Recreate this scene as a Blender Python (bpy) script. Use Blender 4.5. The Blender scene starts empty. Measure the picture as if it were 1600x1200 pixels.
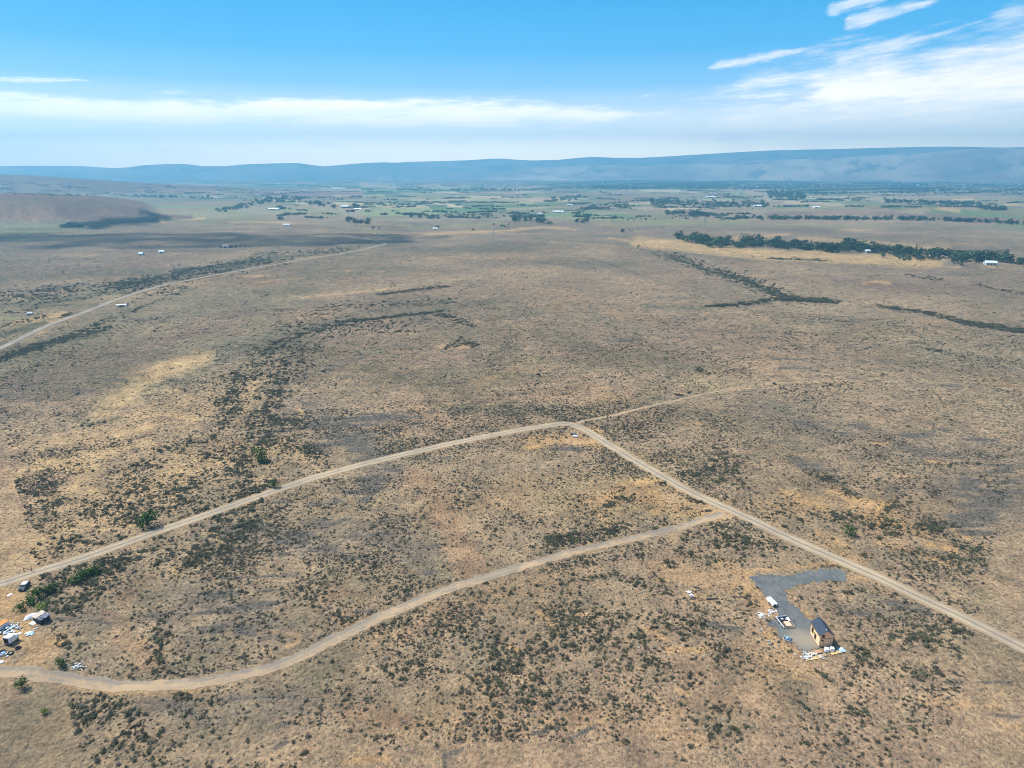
import bpy, bmesh, math, random
import numpy as np
random.seed(7)
RNG = np.random.default_rng(11)
R = math.radians
S = bpy.context.scene
COL = S.collection

# ------------------------------------------------------------------ camera
CAMZ = 115.0
F = 1067.0                       # focal length in photo pixels (1600 wide)
PITCH = math.atan((600 - 266) / F)
cam = bpy.data.cameras.new('camera'); cam.sensor_width = 36; cam.lens = 36 * F / 1600
cam.clip_start = 1; cam.clip_end = 90000
co = bpy.data.objects.new('camera', cam); COL.objects.link(co)
co.location = (0, 0, CAMZ); co.rotation_euler = (R(90) - PITCH, 0, 0)
S.camera = co
CP, SP = math.cos(PITCH), math.sin(PITCH)

def ray(px, py):
    u = (np.asarray(px, float) - 800) / F; v = (600 - np.asarray(py, float)) / F
    return u, CP + v * SP, -SP + v * CP
def az_el(px, py):
    x, y, z = ray(px, py)
    return math.degrees(math.atan2(x, y)), math.degrees(math.atan2(z, math.hypot(x, y)))

# ------------------------------------------------------------------ sun, sky, exposure
SUN_EL, SUN_AZ = R(58), R(-66)        # azimuth from +Y towards +X (negative: left of view, ahead)
S.view_settings.view_transform = 'Standard'; S.view_settings.look = 'None'
S.view_settings.exposure = 0.63; S.view_settings.gamma = 1.0
S.cycles.filter_width = 1.0
sl = bpy.data.lights.new('sun', 'SUN'); sl.energy = 4.8; sl.angle = R(0.5); sl.color = (1, .965, .925)
so = bpy.data.objects.new('sun', sl); COL.objects.link(so)
so.rotation_euler = (R(90) - SUN_EL, 0, -SUN_AZ + R(180)); so.location = (-300, 200, 900)

W = bpy.data.worlds.new('World'); S.world = W; W.use_nodes = True
wt = W.node_tree; wn = wt.nodes; wl = wt.links
for n in list(wn): wn.remove(n)

class NT:
    """tiny helper for building node trees"""
    def __init__(s, t): s.t = t
    def n(s, typ, **k):
        nd = s.t.nodes.new(typ)
        for a, b in k.items(): setattr(nd, a, b)
        return nd
    def set(s, sock, v):
        if hasattr(v, 'is_output'): s.t.links.new(v, sock)
        else:
            try: sock.default_value = v
            except Exception: sock.default_value = (v[0], v[1], v[2], 1)
    def m(s, op, a, b=None, c=None, clamp=False):
        nd = s.n('ShaderNodeMath', operation=op, use_clamp=clamp)
        s.set(nd.inputs[0], a)
        if b is not None: s.set(nd.inputs[1], b)
        if c is not None: s.set(nd.inputs[2], c)
        return nd.outputs[0]
    def mix(s, f, a, b, bt='MIX'):
        nd = s.n('ShaderNodeMix', data_type='RGBA', blend_type=bt, clamp_factor=True)
        s.set(nd.inputs[0], f)
        for sk, v in ((nd.inputs[6], a), (nd.inputs[7], b)):
            if isinstance(v, tuple): v = (v[0], v[1], v[2], 1)
            s.set(sk, v)
        return nd.outputs[2]
    def noise(s, vec, scale, detail=3, rough=.55, dim='3D'):
        nd = s.n('ShaderNodeTexNoise', noise_dimensions=dim)
        if vec is not None: s.set(nd.inputs['Vector'], vec)
        nd.inputs['Scale'].default_value = scale; nd.inputs['Detail'].default_value = detail
        nd.inputs['Roughness'].default_value = rough
        return nd.outputs['Fac']
    def ramp(s, v, a, b, smooth=True):
        nd = s.n('ShaderNodeMapRange', interpolation_type='SMOOTHSTEP' if smooth else 'LINEAR')
        s.set(nd.inputs[0], v); s.set(nd.inputs[1], a); s.set(nd.inputs[2], b)
        return nd.outputs[0]
    def comb(s, x, y, z=0.0):
        nd = s.n('ShaderNodeCombineXYZ')
        for k, v in enumerate((x, y, z)): s.set(nd.inputs[k], v)
        return nd.outputs[0]

w = NT(wt)
sky = w.n('ShaderNodeTexSky', sky_type='NISHITA'); sky.sun_disc = False
sky.sun_elevation = SUN_EL; sky.sun_rotation = SUN_AZ
sky.altitude = 500; sky.air_density = 1.0; sky.dust_density = 0.6; sky.ozone_density = 2.0
tc = w.n('ShaderNodeTexCoord'); sep = w.n('ShaderNodeSeparateXYZ'); wl.new(tc.outputs['Generated'], sep.inputs[0])
DX, DY, DZ = sep.outputs
AZ = w.m('MULTIPLY', w.m('ARCTAN2', DX, DY), 57.29578)
EL = w.m('MULTIPLY', w.m('ARCSINE', DZ), 57.29578)
hs = w.n('ShaderNodeHueSaturation'); wl.new(sky.outputs[0], hs.inputs['Color'])
hs.inputs['Hue'].default_value = 0.49; hs.inputs['Saturation'].default_value = .95; hs.inputs['Value'].default_value = 1.0
# cirrus: streaks laid out on the celestial sphere (azimuth, elevation in degrees)
cmask = 0.0
def streak(p0, p1, wpx, op, seed, sharp=.35, taper=(.25, .35), ns=1.0, amp=.9):
    """one cirrus streak between two directions"""
    global cmask
    a0, e0 = az_el(*p0); a1, e1 = az_el(*p1); L = math.hypot(a1 - a0, e1 - e0); c, s_ = (a1 - a0) / L, (e1 - e0) / L
    wd = wpx / F * 57.3
    da = w.m('SUBTRACT', AZ, a0); de = w.m('SUBTRACT', EL, e0)
    al = w.m('ADD', w.m('MULTIPLY', da, c), w.m('MULTIPLY', de, s_))
    ac = w.m('SUBTRACT', w.m('MULTIPLY', de, c), w.m('MULTIPLY', da, s_))
    vec = w.comb(w.m('MULTIPLY', al, .20 * ns / max(min(wd, 1.6), .3)), w.m('MULTIPLY', ac, 1.3 * ns / max(min(wd, 1.6), .3)), seed * 7.3)
    nz = w.m('SUBTRACT', w.noise(vec, 1.0, 8, .68), .5)
    wv = w.m('SUBTRACT', w.noise(w.comb(w.m('MULTIPLY', al, .22 / max(wd, .4)), seed * 3.1, 0.0), 1.0, 3, .5), .5)
    ac = w.m('ADD', ac, w.m('MULTIPLY', wv, wd * 1.0))
    t = w.m('DIVIDE', al, L)
    end = w.m('MULTIPLY', w.ramp(t, 0, taper[0]), w.m('SUBTRACT', 1, w.ramp(t, 1 - taper[1], 1)))
    d = w.m('SUBTRACT', 1, w.m('ABSOLUTE', w.m('DIVIDE', ac, wd)))
    v = w.m('ADD', w.m('MULTIPLY', nz, amp * 2 + .9), w.m('SUBTRACT', w.m('ADD', d, w.m('MULTIPLY', end, 1.0)), 1.0))
    mk = w.m('MULTIPLY', w.m('MULTIPLY', w.ramp(v, 0, 1.35 - sharp), w.m('ADD', .72, w.m('MULTIPLY', nz, 1.3))), op * 1.15, clamp=True)
    cmask = w.m('MAXIMUM', cmask, mk) if hasattr(cmask, 'is_output') else mk
streak((-420, 156), (1010, 168), 22, 1.0, 1, taper=(.05, .2), sharp=.6, amp=.7)
streak((-200, 180), (420, 184), 10, .5, 2, amp=.8)
streak((330, 189), (1130, 170), 19, 1.0, 3, taper=(.25, .3), sharp=.45, amp=.6)
streak((470, 195), (760, 188), 7, .5, 4)
streak((-150, 123), (170, 125), 4.5, .6, 5)
streak((1095, 107), (1345, 62), 8, .85, 6, taper=(.12, .6), sharp=.5, amp=.4)
streak((1290, 96), (1560, 28), 13, .8, 7, taper=(.1, .6), sharp=.4, amp=.5)
streak((1310, 40), (1500, -8), 11, .75, 8, taper=(.1, .5), sharp=.4, amp=.5)
streak((1280, 18), (1420, -15), 9, .7, 9, taper=(.15, .4), sharp=.4, amp=.5)
streak((1520, 45), (1760, -10), 24, .55, 10)
streak((1160, 139), (1300, 122), 4, .6, 11)
streak((1140, 151), (1260, 147), 4.5, .65, 12)
streak((1180, 158), (1300, 146), 5, .35, 13)
streak((1175, 150), (1800, 62), 64, 1.0, 14, taper=(.3, .05), sharp=.4, amp=1.0)
streak((1000, 192), (1800, 118), 64, .95, 15, taper=(.3, .05), sharp=.3, amp=.95)
streak((880, 192), (1500, 160), 17, .38, 16, taper=(.4, .3), sharp=.0)
streak((1420, 108), (1800, 62), 22, .8, 17, taper=(.5, .05), sharp=.1, amp=.7)
streak((1236, 205), (1282, 199), 4.5, .5, 18, sharp=.5, amp=.4)
strength = 0.105
# paler, whiter air towards the horizon
cr = w.n('ShaderNodeValToRGB'); w.set(cr.inputs[0], w.m('DIVIDE', EL, 20.0, clamp=True)); els = cr.color_ramp.elements
KEYS = [(0, (30.0, 23.5, 15.0)), (1.6, (30.0, 24.0, 15.5)), (3.2, (15.5, 14.0, 11.5)), (4.8, (7.4, 8.2, 9.2)), (6.2, (2.5, 5.0, 7.6)), (8.5, (.55, 3.4, 6.6)), (12.5, (.0, 2.5, 5.5)), (20, (.3, 2.0, 4.6))]
while len(els) < len(KEYS): els.new(.5)
for e_, (p_, c_) in zip(els, KEYS): e_.position = p_ / 20
for e_, (p_, c_) in zip(els, KEYS): e_.color = tuple(q / 45 for q in c_) + (1,)
low = w.mix(1.0, cr.outputs[0], (45.0, 45.0, 45.0), 'MULTIPLY')
skyc = w.mix(w.m('MULTIPLY', w.m('SUBTRACT', 1, w.ramp(EL, 13.0, 35.0)), .96), hs.outputs[0], low)
ccol = w.mix(w.ramp(EL, 3.5, 8.5), (19.0, 15.5, 11.5), (9.4, 8.6, 7.8))
skyc = w.mix(cmask, skyc, ccol)
bg = w.n('ShaderNodeBackground'); wl.new(skyc, bg.inputs[0]); bg.inputs[1].default_value = strength
wo = w.n('ShaderNodeOutputWorld'); wl.new(bg.outputs[0], wo.inputs[0])

# ------------------------------------------------------------------ numpy noise
def _h(ix, iy, seed):
    n = (ix * 374761393 + iy * 668265263 + seed * 974634777) & 0xffffffff
    n = ((n ^ (n >> 13)) * 1274126177) & 0xffffffff
    n = n ^ (n >> 16)
    return (n & 0xffff) / 65535.0
def vnoise(x, y, seed=0):
    x = np.asarray(x, float); y = np.asarray(y, float)
    ix = np.floor(x); iy = np.floor(y); fx = x - ix; fy = y - iy
    ix = ix.astype(np.int64); iy = iy.astype(np.int64)
    fx = fx * fx * (3 - 2 * fx); fy = fy * fy * (3 - 2 * fy)
    a = _h(ix, iy, seed); b = _h(ix + 1, iy, seed); c = _h(ix, iy + 1, seed); d = _h(ix + 1, iy + 1, seed)
    return a + (b - a) * fx + (c - a) * fy + (a - b - c + d) * fx * fy
def fbm(x, y, seed=0, o=4):
    r = 0; a = .5; t = 0
    for k in range(o):
        r = r + a * vnoise(x * 2 ** k + 13.7 * k, y * 2 ** k - 7.1 * k, seed + k); t += a; a *= .5
    return r / t
def sst(v, a, b):
    t = np.clip((v - a) / (b - a), 0, 1); return t * t * (3 - 2 * t)

# ------------------------------------------------------------------ terrain
def flat(px, py):
    x, y, z = ray(px, py); k = -CAMZ / z
    return np.array([x * k, y * k])
def segd(px, py, pts, ys=1.0):
    """distance of points to a polyline"""
    d = np.full(np.shape(px), 1e9)
    for (x0, y0), (x1, y1) in zip(pts[:-1], pts[1:]):
        vx, vy = x1 - x0, (y1 - y0) * ys; L = vx * vx + vy * vy + 1e-9
        ax, ay = px - x0, (py - y0) * ys
        t = np.clip((ax * vx + ay * vy) / L, 0, 1)
        d = np.minimum(d, np.hypot(ax - t * vx, ay - t * vy))
    return d
GULLY = [[(1035, 396), (1075, 408), (1120, 425), (1165, 437), (1200, 452), (1228, 466), (1300, 471), (1370, 478), (1450, 489), (1500, 502), (1560, 513), (1650, 524)],
         [(1228, 466), (1160, 475), (1105, 479)]]
GW = [[tuple(flat(*p)) for p in g] for g in GULLY]
def _ridge(crest, foot, wd, bk, nz_, sd):
    ca = [az_el(*p)[0] for p in crest]; cz = [math.tan(R(az_el(*p)[1])) for p in crest]; fa = [az_el(*p)[0] for p in foot]; fr = [float(np.hypot(*flat(*p))) for p in foot]
    return (ca, cz, fa, fr, wd, bk, nz_, sd)
RIDGES = [_ridge([(-400, 300), (0, 307), (40, 306.5), (90, 309), (150, 312), (195, 318), (222, 322), (240, 330), (262, 335), (300, 342), (325, 352), (340, 420)], [(-400, 366), (0, 357), (100, 354), (200, 348), (245, 344), (330, 341)], 330, 700, .45, 20),
          _ridge([(-400, 268), (0, 273.5), (60, 275), (100, 278), (150, 282), (200, 286), (300, 291.5), (400, 296.5), (500, 300), (600, 303), (640, 320)], [(-400, 312), (0, 308), (200, 307.5), (400, 305), (640, 306)], 800, 1200, .35, 40)]
def height(x, y):
    x = np.asarray(x, float); y = np.asarray(y, float); d = np.hypot(x, y)
    amp = 1.5 + 4.5 * sst(d, 350, 900) - 3.0 * sst(d, 2200, 3500)
    z = amp * (fbm(x / 170, y / 170, 3) - .5) * 2
    z = z + .35 * (fbm(x / 22, y / 22, 9) - .5) * 2 * (1 - sst(d, 500, 1500))
    # left ridge with a cliffed nose
    def hill(cx, cy, rx, ry, hh, p=1.0, rot=0.0, nz=.25, sc=300, seed=20):
        c, s_ = math.cos(rot), math.sin(rot)
        u = ((x - cx) * c + (y - cy) * s_) / rx; v = (-(x - cx) * s_ + (y - cy) * c) / ry
        q = np.sqrt(u * u + v * v) + nz * (fbm(x / sc, y / sc, seed) - .5) * 2
        return hh * (1 - sst(q, 1 - p, 1))
    az = np.degrees(np.arctan2(x, y)); on = y > 100
    for (ca, cz, fa, fr, wd, bk, nz_, sd) in RIDGES:
        rf = np.interp(az, fa, fr) * (1 + .02 * (fbm(az * 1.3, az * 0 + sd, sd, 4) - .5)); rc = rf + wd; top = CAMZ + np.interp(az, ca, cz) * rc
        t = np.clip((d - rf) / wd, 0, 1); g = 1 - np.abs(2 * fbm(x / 150, y / 260, sd + 4, 4) - 1)
        face = sst(t + nz_ * (fbm(x / 110, y / 110, sd + 2, 4) - .5) * 4 * t * (1 - t), 0, 1) * (1 - nz_ * .9 * (1 - g) * (1 - t) * np.minimum(t * 5, 1))
        zz = np.maximum(top, 0) * face * (1 - sst(d, rc + bk * .4, rc + bk)); z = z + np.where(on, zz, 0)
    z = z + hill(1150, 2050, 620, 260, 15, .8, R(8), .3, 200, 23)
    z = z + hill(700, 1150, 260, 120, 3, .9, 0, .2, 200, 25)
    z = z + hill(1050, 860, 520, 170, 7, .9, R(-12), .2, 200, 26)
    for g in GW:
        z = z - 4.5 * (1 - sst(segd(x, y, g), 3, 26)) * sst(d, 300, 500)
    return z
def project(x, y, z):
    dy, dz = y, z - CAMZ
    zc = dy * CP - dz * SP; yc = dy * SP + dz * CP
    zc = np.where(zc < 1, 1, zc)
    return 800 + F * x / zc, 600 - F * yc / zc, zc
_TR = np.geomspace(70, 60000, 760); _TA = np.radians(np.arange(-47, 47.01, .2))
_TH = height(*(lambda a, r: (r * np.sin(a), r * np.cos(a)))(*np.meshgrid(_TA, _TR, indexing='ij')))
def P(px, py):
    """world point on the terrain that a photo pixel looks at"""
    x, y, z = (float(q) for q in ray(px, py)); hd = math.hypot(x, y); sl_ = z / hd; a = math.atan2(x, y)
    f = min(max((a - _TA[0]) / (_TA[1] - _TA[0]), 0), len(_TA) - 1.001); i = int(f); f -= i
    g = CAMZ + sl_ * _TR - (_TH[i] * (1 - f) + _TH[i + 1] * f); k = int(np.argmax(g < 0))
    if g[k] >= 0: k = len(_TR) - 1
    r = _TR[k] if k == 0 else _TR[k - 1] + (_TR[k] - _TR[k - 1]) * g[k - 1] / (g[k - 1] - g[k] + 1e-9)
    return r * x / hd, r * y / hd, CAMZ + sl_ * r if r < 50000 else 0.0

def mesh_obj(name, verts, faces, mat=None, parent=None, smooth=False, loc=None):
    me = bpy.data.meshes.new(name); me.from_pydata([tuple(map(float, v)) for v in verts], [], faces); me.update()
    if mat is not None:
        for m_ in (mat if isinstance(mat, list) else [mat]): me.materials.append(m_)
    if smooth: me.polygons.foreach_set('use_smooth', [True] * len(me.polygons))
    o = bpy.data.objects.new(name, me); COL.objects.link(o)
    if parent is not None: o.parent = parent
    if loc is not None: o.location = loc
    return o
def tag(o, label=None, cat=None, group=None, kind=None):
    if label: o['label'] = label
    if cat: o['category'] = cat
    if group: o['group'] = group
    if kind: o['kind'] = kind
    return o
def empty(name, loc, rz=0.0):
    o = bpy.data.objects.new(name, None); COL.objects.link(o); o.location = loc; o.rotation_euler = (0, 0, rz)
    o.empty_display_size = .3
    return o

def lin(c):
    c = np.asarray(c, float) / 255.0
    return np.where(c <= .04045, c / 12.92, ((c + .055) / 1.055) ** 2.4)
GAIN = np.array([1.45, 1.51, 1.62])
def A(r, g, b):
    """base colour of a sunlit horizontal surface that shows as (r,g,b)"""
    v = lin((r, g, b)) / GAIN
    return tuple(float(q) for q in v)

# ------------------------------------------------------------------ ground colour map (what the soil and plants are, not how they are lit)
def strokes(px, py, lst, nz, warp=.55, soft=.7, grow=1.0):
    out = np.zeros(np.shape(px))
    for pts, wd, st in lst:
        wd = wd * grow; xs = [p[0] for p in pts]; ys = [p[1] for p in pts]; pad = wd * 2 + 5
        sel = (px > min(xs) - pad) & (px < max(xs) + pad) & (py > min(ys) - pad) & (py < max(ys) + pad)
        if not sel.any(): continue
        if len(pts) == 1: pts = [pts[0], (pts[0][0] + .5, pts[0][1])]
        d = segd(px[sel], py[sel], pts, 1.7) / wd
        m_ = sst(1 - d + (nz[sel] - .5) * 2 * warp, 0.0, soft) * st
        out[sel] = np.maximum(out[sel], m_)
    return out
SAND = [ ([(40, 1052), (150, 1074), (300, 1078)], 22, .75), ([(1010, 770), (1060, 800), (1130, 800)], 22, .7), ([(830, 690), (900, 688), (930, 692)], 20, .8), ([(60, 700), (180, 660), (300, 620)], 16, .5), ([(200, 770), (320, 720), (420, 700)], 26, .45), ([(0, 800), (140, 770)], 20, .4), ([(0, 860), (200, 800)], 24, .4), ([(1160, 1010), (1240, 1050)], 22, .45),  # bare pale-orange soil
 ([(150, 650), (260, 575), (310, 560)], 26, .75), ([(20, 700), (120, 690), (200, 665)], 16, .6), ([(60, 720), (150, 735), (110, 765)], 20, .9),
 ([(185, 680), (230, 668)], 14, .8), ([(180, 745), (215, 735)], 12, .7), ([(130, 760), (160, 775)], 14, .8), ([(270, 648), (310, 655)], 10, .8),
 ([(160, 825), (200, 820)], 16, .7), ([(20, 870), (60, 860)], 18, .5), ([(260, 610), (280, 612)], 8, .6), ([(330, 640), (300, 660)], 8, .5),
 ([(10, 930), (15, 990), (60, 1010)], 34, .9), ([(35, 950), (30, 1010), (90, 1000)], 24, .9), ([(0, 1040), (60, 1035)], 20, .6),
 ([(340, 690), (380, 720), (430, 730)], 14, .55), ([(455, 700), (470, 720), (500, 735)], 14, .6), ([(465, 637), (470, 645)], 8, .8),
 ([(300, 800), (330, 790), (380, 790)], 10, .6), ([(270, 880), (280, 900)], 12, .5), ([(320, 830), (350, 850)], 10, .6),
 ([(825, 700), (865, 690)], 12, 1.), ([(845, 682), (880, 680)], 10, .8), ([(895, 680), (930, 690)], 14, .85), ([(925, 668), (930, 672)], 8, .9),
 ([(1030, 745), (1080, 775), (1130, 800)], 9, .8), ([(980, 720), (1040, 752)], 5, .6),
 ([(930, 790), (980, 760), (1030, 750)], 16, .75), ([(935, 800), (945, 815)], 10, .7), ([(1020, 800), (1060, 790), (1120, 805)], 14, .8), ([(1100, 780), (1150, 800)], 10, .8),
 ([(1300, 765), (1330, 780), (1380, 790)], 16, .95), ([(1250, 780), (1290, 795)], 16, .6), ([(1350, 800), (1440, 830)], 22, .6), ([(1450, 850), (1490, 860)], 16, 1.), ([(1490, 830), (1510, 840)], 8, .8), ([(1440, 870), (1480, 880)], 14, .8), ([(1280, 830), (1330, 860)], 14, .6),
 ([(1362, 693), (1390, 695)], 6, 1.), ([(1450, 720), (1480, 723)], 6, .8), ([(1405, 744), (1432, 744)], 4, .6), ([(1075, 662), (1095, 662)], 7, .6),
 ([(1150, 893), (1200, 890), (1300, 880)], 8, .8), ([(30, 740), (120, 720), (230, 690)], 16, .6), ([(240, 720), (300, 700)], 14, .5), ([(60, 800), (120, 790)], 12, .5), ([(380, 640), (400, 600)], 14, .5), ([(430, 700), (500, 720)], 18, .5), ([(1220, 770), (1280, 780)], 14, .6), ([(1290, 850), (1350, 880)], 12, .5), ([(1380, 850), (1430, 860)], 12, .6), ([(1172, 920), (1190, 940), (1200, 955)], 12, .8), ([(1232, 925), (1245, 945), (1268, 965)], 6, .8), ([(1195, 985), (1215, 1005), (1240, 1020)], 14, .9),
 ([(1130, 880), (1165, 900), (1140, 915)], 16, .6), ([(1020, 905), (1160, 912)], 14, .5), ([(1080, 930), (1100, 935)], 14, .6), ([(1300, 900), (1380, 905)], 10, .6),
 ([(1015, 985), (1040, 1000)], 12, .8), ([(1045, 1015), (1095, 1015)], 12, .8), ([(1180, 1060), (1260, 1050)], 20, .4), ([(1240, 1060), (1256, 1063)], 9, .8), ([(1060, 1080), (1070, 1085)], 14, .5),
 ([(840, 955), (860, 975)], 9, .9), ([(800, 1010), (808, 1015)], 7, .9), ([(750, 1060), (780, 1058)], 9, .8), ([(900, 960), (915, 960)], 8, .6),
 ([(470, 1000), (450, 1010)], 8, .7), ([(420, 985), (470, 995)], 8, .4), ([(540, 1190), (600, 1185)], 14, .8), ([(215, 1010), (225, 1000)], 10, .6), ([(850, 1120), (860, 1130)], 8, .5),
 ([(1000, 1140), (1120, 1160)], 20, .35), ([(1450, 1095), (1560, 1105)], 20, .4), ([(880, 1140), (960, 1120)], 12, .4), ([(1560, 1130), (1600, 1140)], 12, .5),
 ([(690, 540), (730, 543)], 8, .95), ([(610, 518), (640, 520)], 5, .7), ([(410, 440), (470, 435)], 5, .5), ([(540, 458), (600, 452)], 3.5, .9), ([(470, 465), (550, 457)], 3, .7),
 ([(380, 432), (420, 430)], 3, .7), ([(20, 505), (100, 490)], 8, .8), ([(60, 520), (90, 500)], 8, .7), ([(1180, 370), (1010, 378)], 6, .8),
 ([(500, 400), (420, 410)], 2, .5), ([(700, 402), (790, 404)], 1.6, .6), ([(510, 423), (600, 424)], 1.6, .6), ([(1350, 443), (1370, 440), (1390, 442)], 5, .8),
 ([(1165, 570), (1250, 590)], 5, .3), ([(750, 600), (830, 560)], 12, .25), ([(1100, 470), (1200, 500)], 6, .25),
]
GOLD = [  # dry golden grass
 ([(1000, 378), (1100, 389), (1200, 398), (1330, 404), (1460, 410)], 21, 1.), ([(1190, 370), (1230, 366)], 5, .8), ([(1250, 372), (1330, 378), (1480, 388)], 8, .6),
 ([(800, 358), (850, 355), (900, 359)], 3.5, .95), ([(640, 368), (700, 364), (800, 360), (830, 357)], 5, .85), ([(570, 372), (660, 366)], 4, .5), ([(1300, 357), (1360, 361)], 2, .8), ([(1140, 378), (1180, 372)], 5, .6),
 ([(250, 347), (300, 343), (320, 341)], 2.5, .8), ([(360, 348), (420, 347), (500, 350)], 3.5, .45), ([(560, 350), (640, 352)], 3.5, .4), ([(950, 372), (1020, 380)], 4, .6), ([(860, 378), (960, 384)], 3, .4),
 ([(1390, 410), (1500, 418)], 3, .8), ([(1540, 417), (1640, 425)], 2.2, .7), ([(1440, 325), (1500, 329)], 2.5, .7), ([(1570, 320), (1640, 322)], 3, .8)]
GREEN = [ # irrigated fields
 ([(870, 338), (950, 342), (1040, 346), (1170, 348)], 6, 1.), ([(960, 350), (1200, 352), (1400, 352)], 3.5, .7), ([(560, 322), (650, 320)], 4, .9), ([(640, 357), (760, 350), (780, 347)], 6, .7),
 ([(420, 325), (530, 335)], 7, .8), ([(390, 335), (300, 328)], 6, .7), ([(520, 352), (600, 362)], 6, .6), ([(1590, 328), (1650, 330)], 4, 1.), ([(0, 363), (60, 362), (100, 360)], 4, .8),
 ([(320, 342), (420, 340)], 4, .7), ([(700, 322), (900, 316)], 4, .6), ([(280, 320), (240, 311)], 4, .5), ([(0, 498), (30, 495)], 5, .8), ([(980, 318), (1100, 322)], 3.5, .6), ([(1220, 322), (1370, 322)], 4, .6)]
SAGE = [  # grey-green low brush cover
 ([(90, 660), (180, 620), (290, 590), (350, 560)], 14, .6), ([(130, 665), (190, 655)], 12, .9), ([(360, 540), (430, 520), (540, 500)], 16, .6), ([(560, 550), (600, 548)], 10, .8), ([(1030, 570), (1110, 575)], 10, .7),
 ([(860, 585), (820, 585)], 6, .6), ([(1010, 478), (1110, 482)], 8, .8), ([(340, 610), (400, 570)], 18, .4), ([(400, 375), (560, 385), (620, 375)], 8, .5), ([(830, 372), (1000, 384)], 7, .6), ([(200, 440), (420, 400)], 14, .7), ([(0, 480), (200, 450)], 18, .6),
 ([(600, 480), (700, 470)], 12, .6), ([(1420, 540), (1480, 552)], 14, .4), ([(1200, 630), (1240, 645)], 12, .6), ([(900, 480), (1000, 520)], 20, .3), ([(1380, 960), (1600, 1020)], 22, .4), ([(1010, 620), (1260, 700)], 26, .25), ([(870, 640), (700, 640)], 20, .45), ([(560, 390), (800, 395)], 5, .4)]
ROCK = [  # dark lichen-covered stone stripes
 ([(520, 665), (560, 655), (620, 653), (650, 655)], 13, 1.), ([(400, 680), (470, 668), (540, 660)], 12, .8), ([(540, 690), (580, 710)], 22, .9), ([(500, 700), (560, 690)], 24, .7), ([(560, 718), (600, 712)], 8, .7),
 ([(560, 765), (600, 740), (615, 735)], 12, 1.), ([(540, 770), (590, 763), (570, 778)], 10, 1.), ([(440, 785), (480, 790), (530, 780)], 10, .9), ([(470, 815), (540, 812), (500, 825)], 10, .85), ([(440, 850), (480, 835), (470, 850)], 14, .95),
 ([(480, 845), (560, 838), (620, 830)], 6, .9), ([(440, 865), (520, 855)], 8, .8), ([(540, 872), (580, 870)], 5, .8), ([(600, 812), (640, 812)], 8, .5), ([(590, 800), (620, 790)], 14, .4), ([(360, 830), (420, 822)], 14, .5),
 ([(320, 985), (360, 980), (390, 988)], 12, 1.), ([(300, 960), (380, 950), (450, 938)], 7, .8), ([(330, 930), (440, 920)], 9, .65), ([(400, 950), (470, 950)], 6, .6), ([(330, 905), (460, 900)], 6, .4), ([(320, 1050), (380, 1040)], 5, .8), ([(420, 1030), (380, 1035)], 4, .8), ([(560, 955), (580, 953)], 5, .9),
 ([(240, 960), (330, 1010)], 26, .35), ([(260, 1080), (320, 1130), (420, 1080)], 30, .35), ([(430, 1140), (450, 1128)], 7, .9), ([(430, 1168), (445, 1160)], 6, .9), ([(795, 1122), (850, 1112), (870, 1103)], 6, .95), ([(830, 1148), (875, 1135)], 7, .9), ([(890, 1155), (930, 1135)], 5, .8), ([(695, 1180), (720, 1170)], 6, .9), ([(780, 1195), (810, 1190)], 5, .9), ([(845, 1032), (870, 1028)], 4, .7),
 ([(620, 870), (680, 880), (660, 905)], 18, .55), ([(650, 860), (690, 850)], 10, .5), ([(660, 715), (700, 718)], 7, .6), ([(860, 700), (890, 700), (905, 703)], 7, .9), ([(1290, 660), (1340, 665), (1360, 670)], 7, .85), ([(1380, 675), (1430, 680), (1480, 670)], 9, .8), ([(1500, 685), (1550, 690)], 9, .7), ([(1250, 660), (1330, 680)], 8, .5),
 ([(1510, 760), (1560, 780), (1520, 810)], 34, .9), ([(1490, 820), (1540, 830)], 20, .8), ([(1560, 740), (1640, 800)], 30, .7), ([(1400, 770), (1490, 760)], 14, .5), ([(1400, 700), (1600, 730)], 20, .3), ([(1240, 720), (1300, 740)], 14, .55), ([(1360, 930), (1450, 960)], 16, .55), ([(1300, 940), (1350, 960)], 12, .4), ([(1120, 975), (1150, 985)], 12, .5), ([(1480, 1066), (1580, 1066)], 4, .6), ([(1550, 1115), (1590, 1120)], 7, .6), ([(1560, 1040), (1590, 1050)], 8, .5), ([(80, 965), (180, 975)], 18, .5), ([(10, 1160), (60, 1180)], 14, .3),
 ([(1210, 560), (1260, 562)], 4, .8), ([(1220, 575), (1270, 575)], 4, .6), ([(1330, 590), (1370, 600)], 8, .5), ([(1430, 600), (1500, 605)], 6, .5), ([(950, 535), (1000, 530)], 5, .5), ([(1030, 465), (1100, 465)], 3, .6), ([(1420, 428), (1480, 430), (1540, 428)], 3, .6), ([(1400, 485), (1460, 492)], 5, .8), ([(220, 425), (270, 428)], 4, .9), ([(0, 452), (60, 455), (140, 440)], 3.5, .7), ([(90, 405), (150, 405)], 2.5, .7), ([(0, 418), (60, 417)], 2, .7), ([(200, 500), (280, 495)], 8, .4), ([(560, 560), (400, 610)], 10, .3), ([(0, 620), (90, 610), (170, 590)], 24, .35), ([(0, 660), (60, 640)], 14, .3)]
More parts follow.
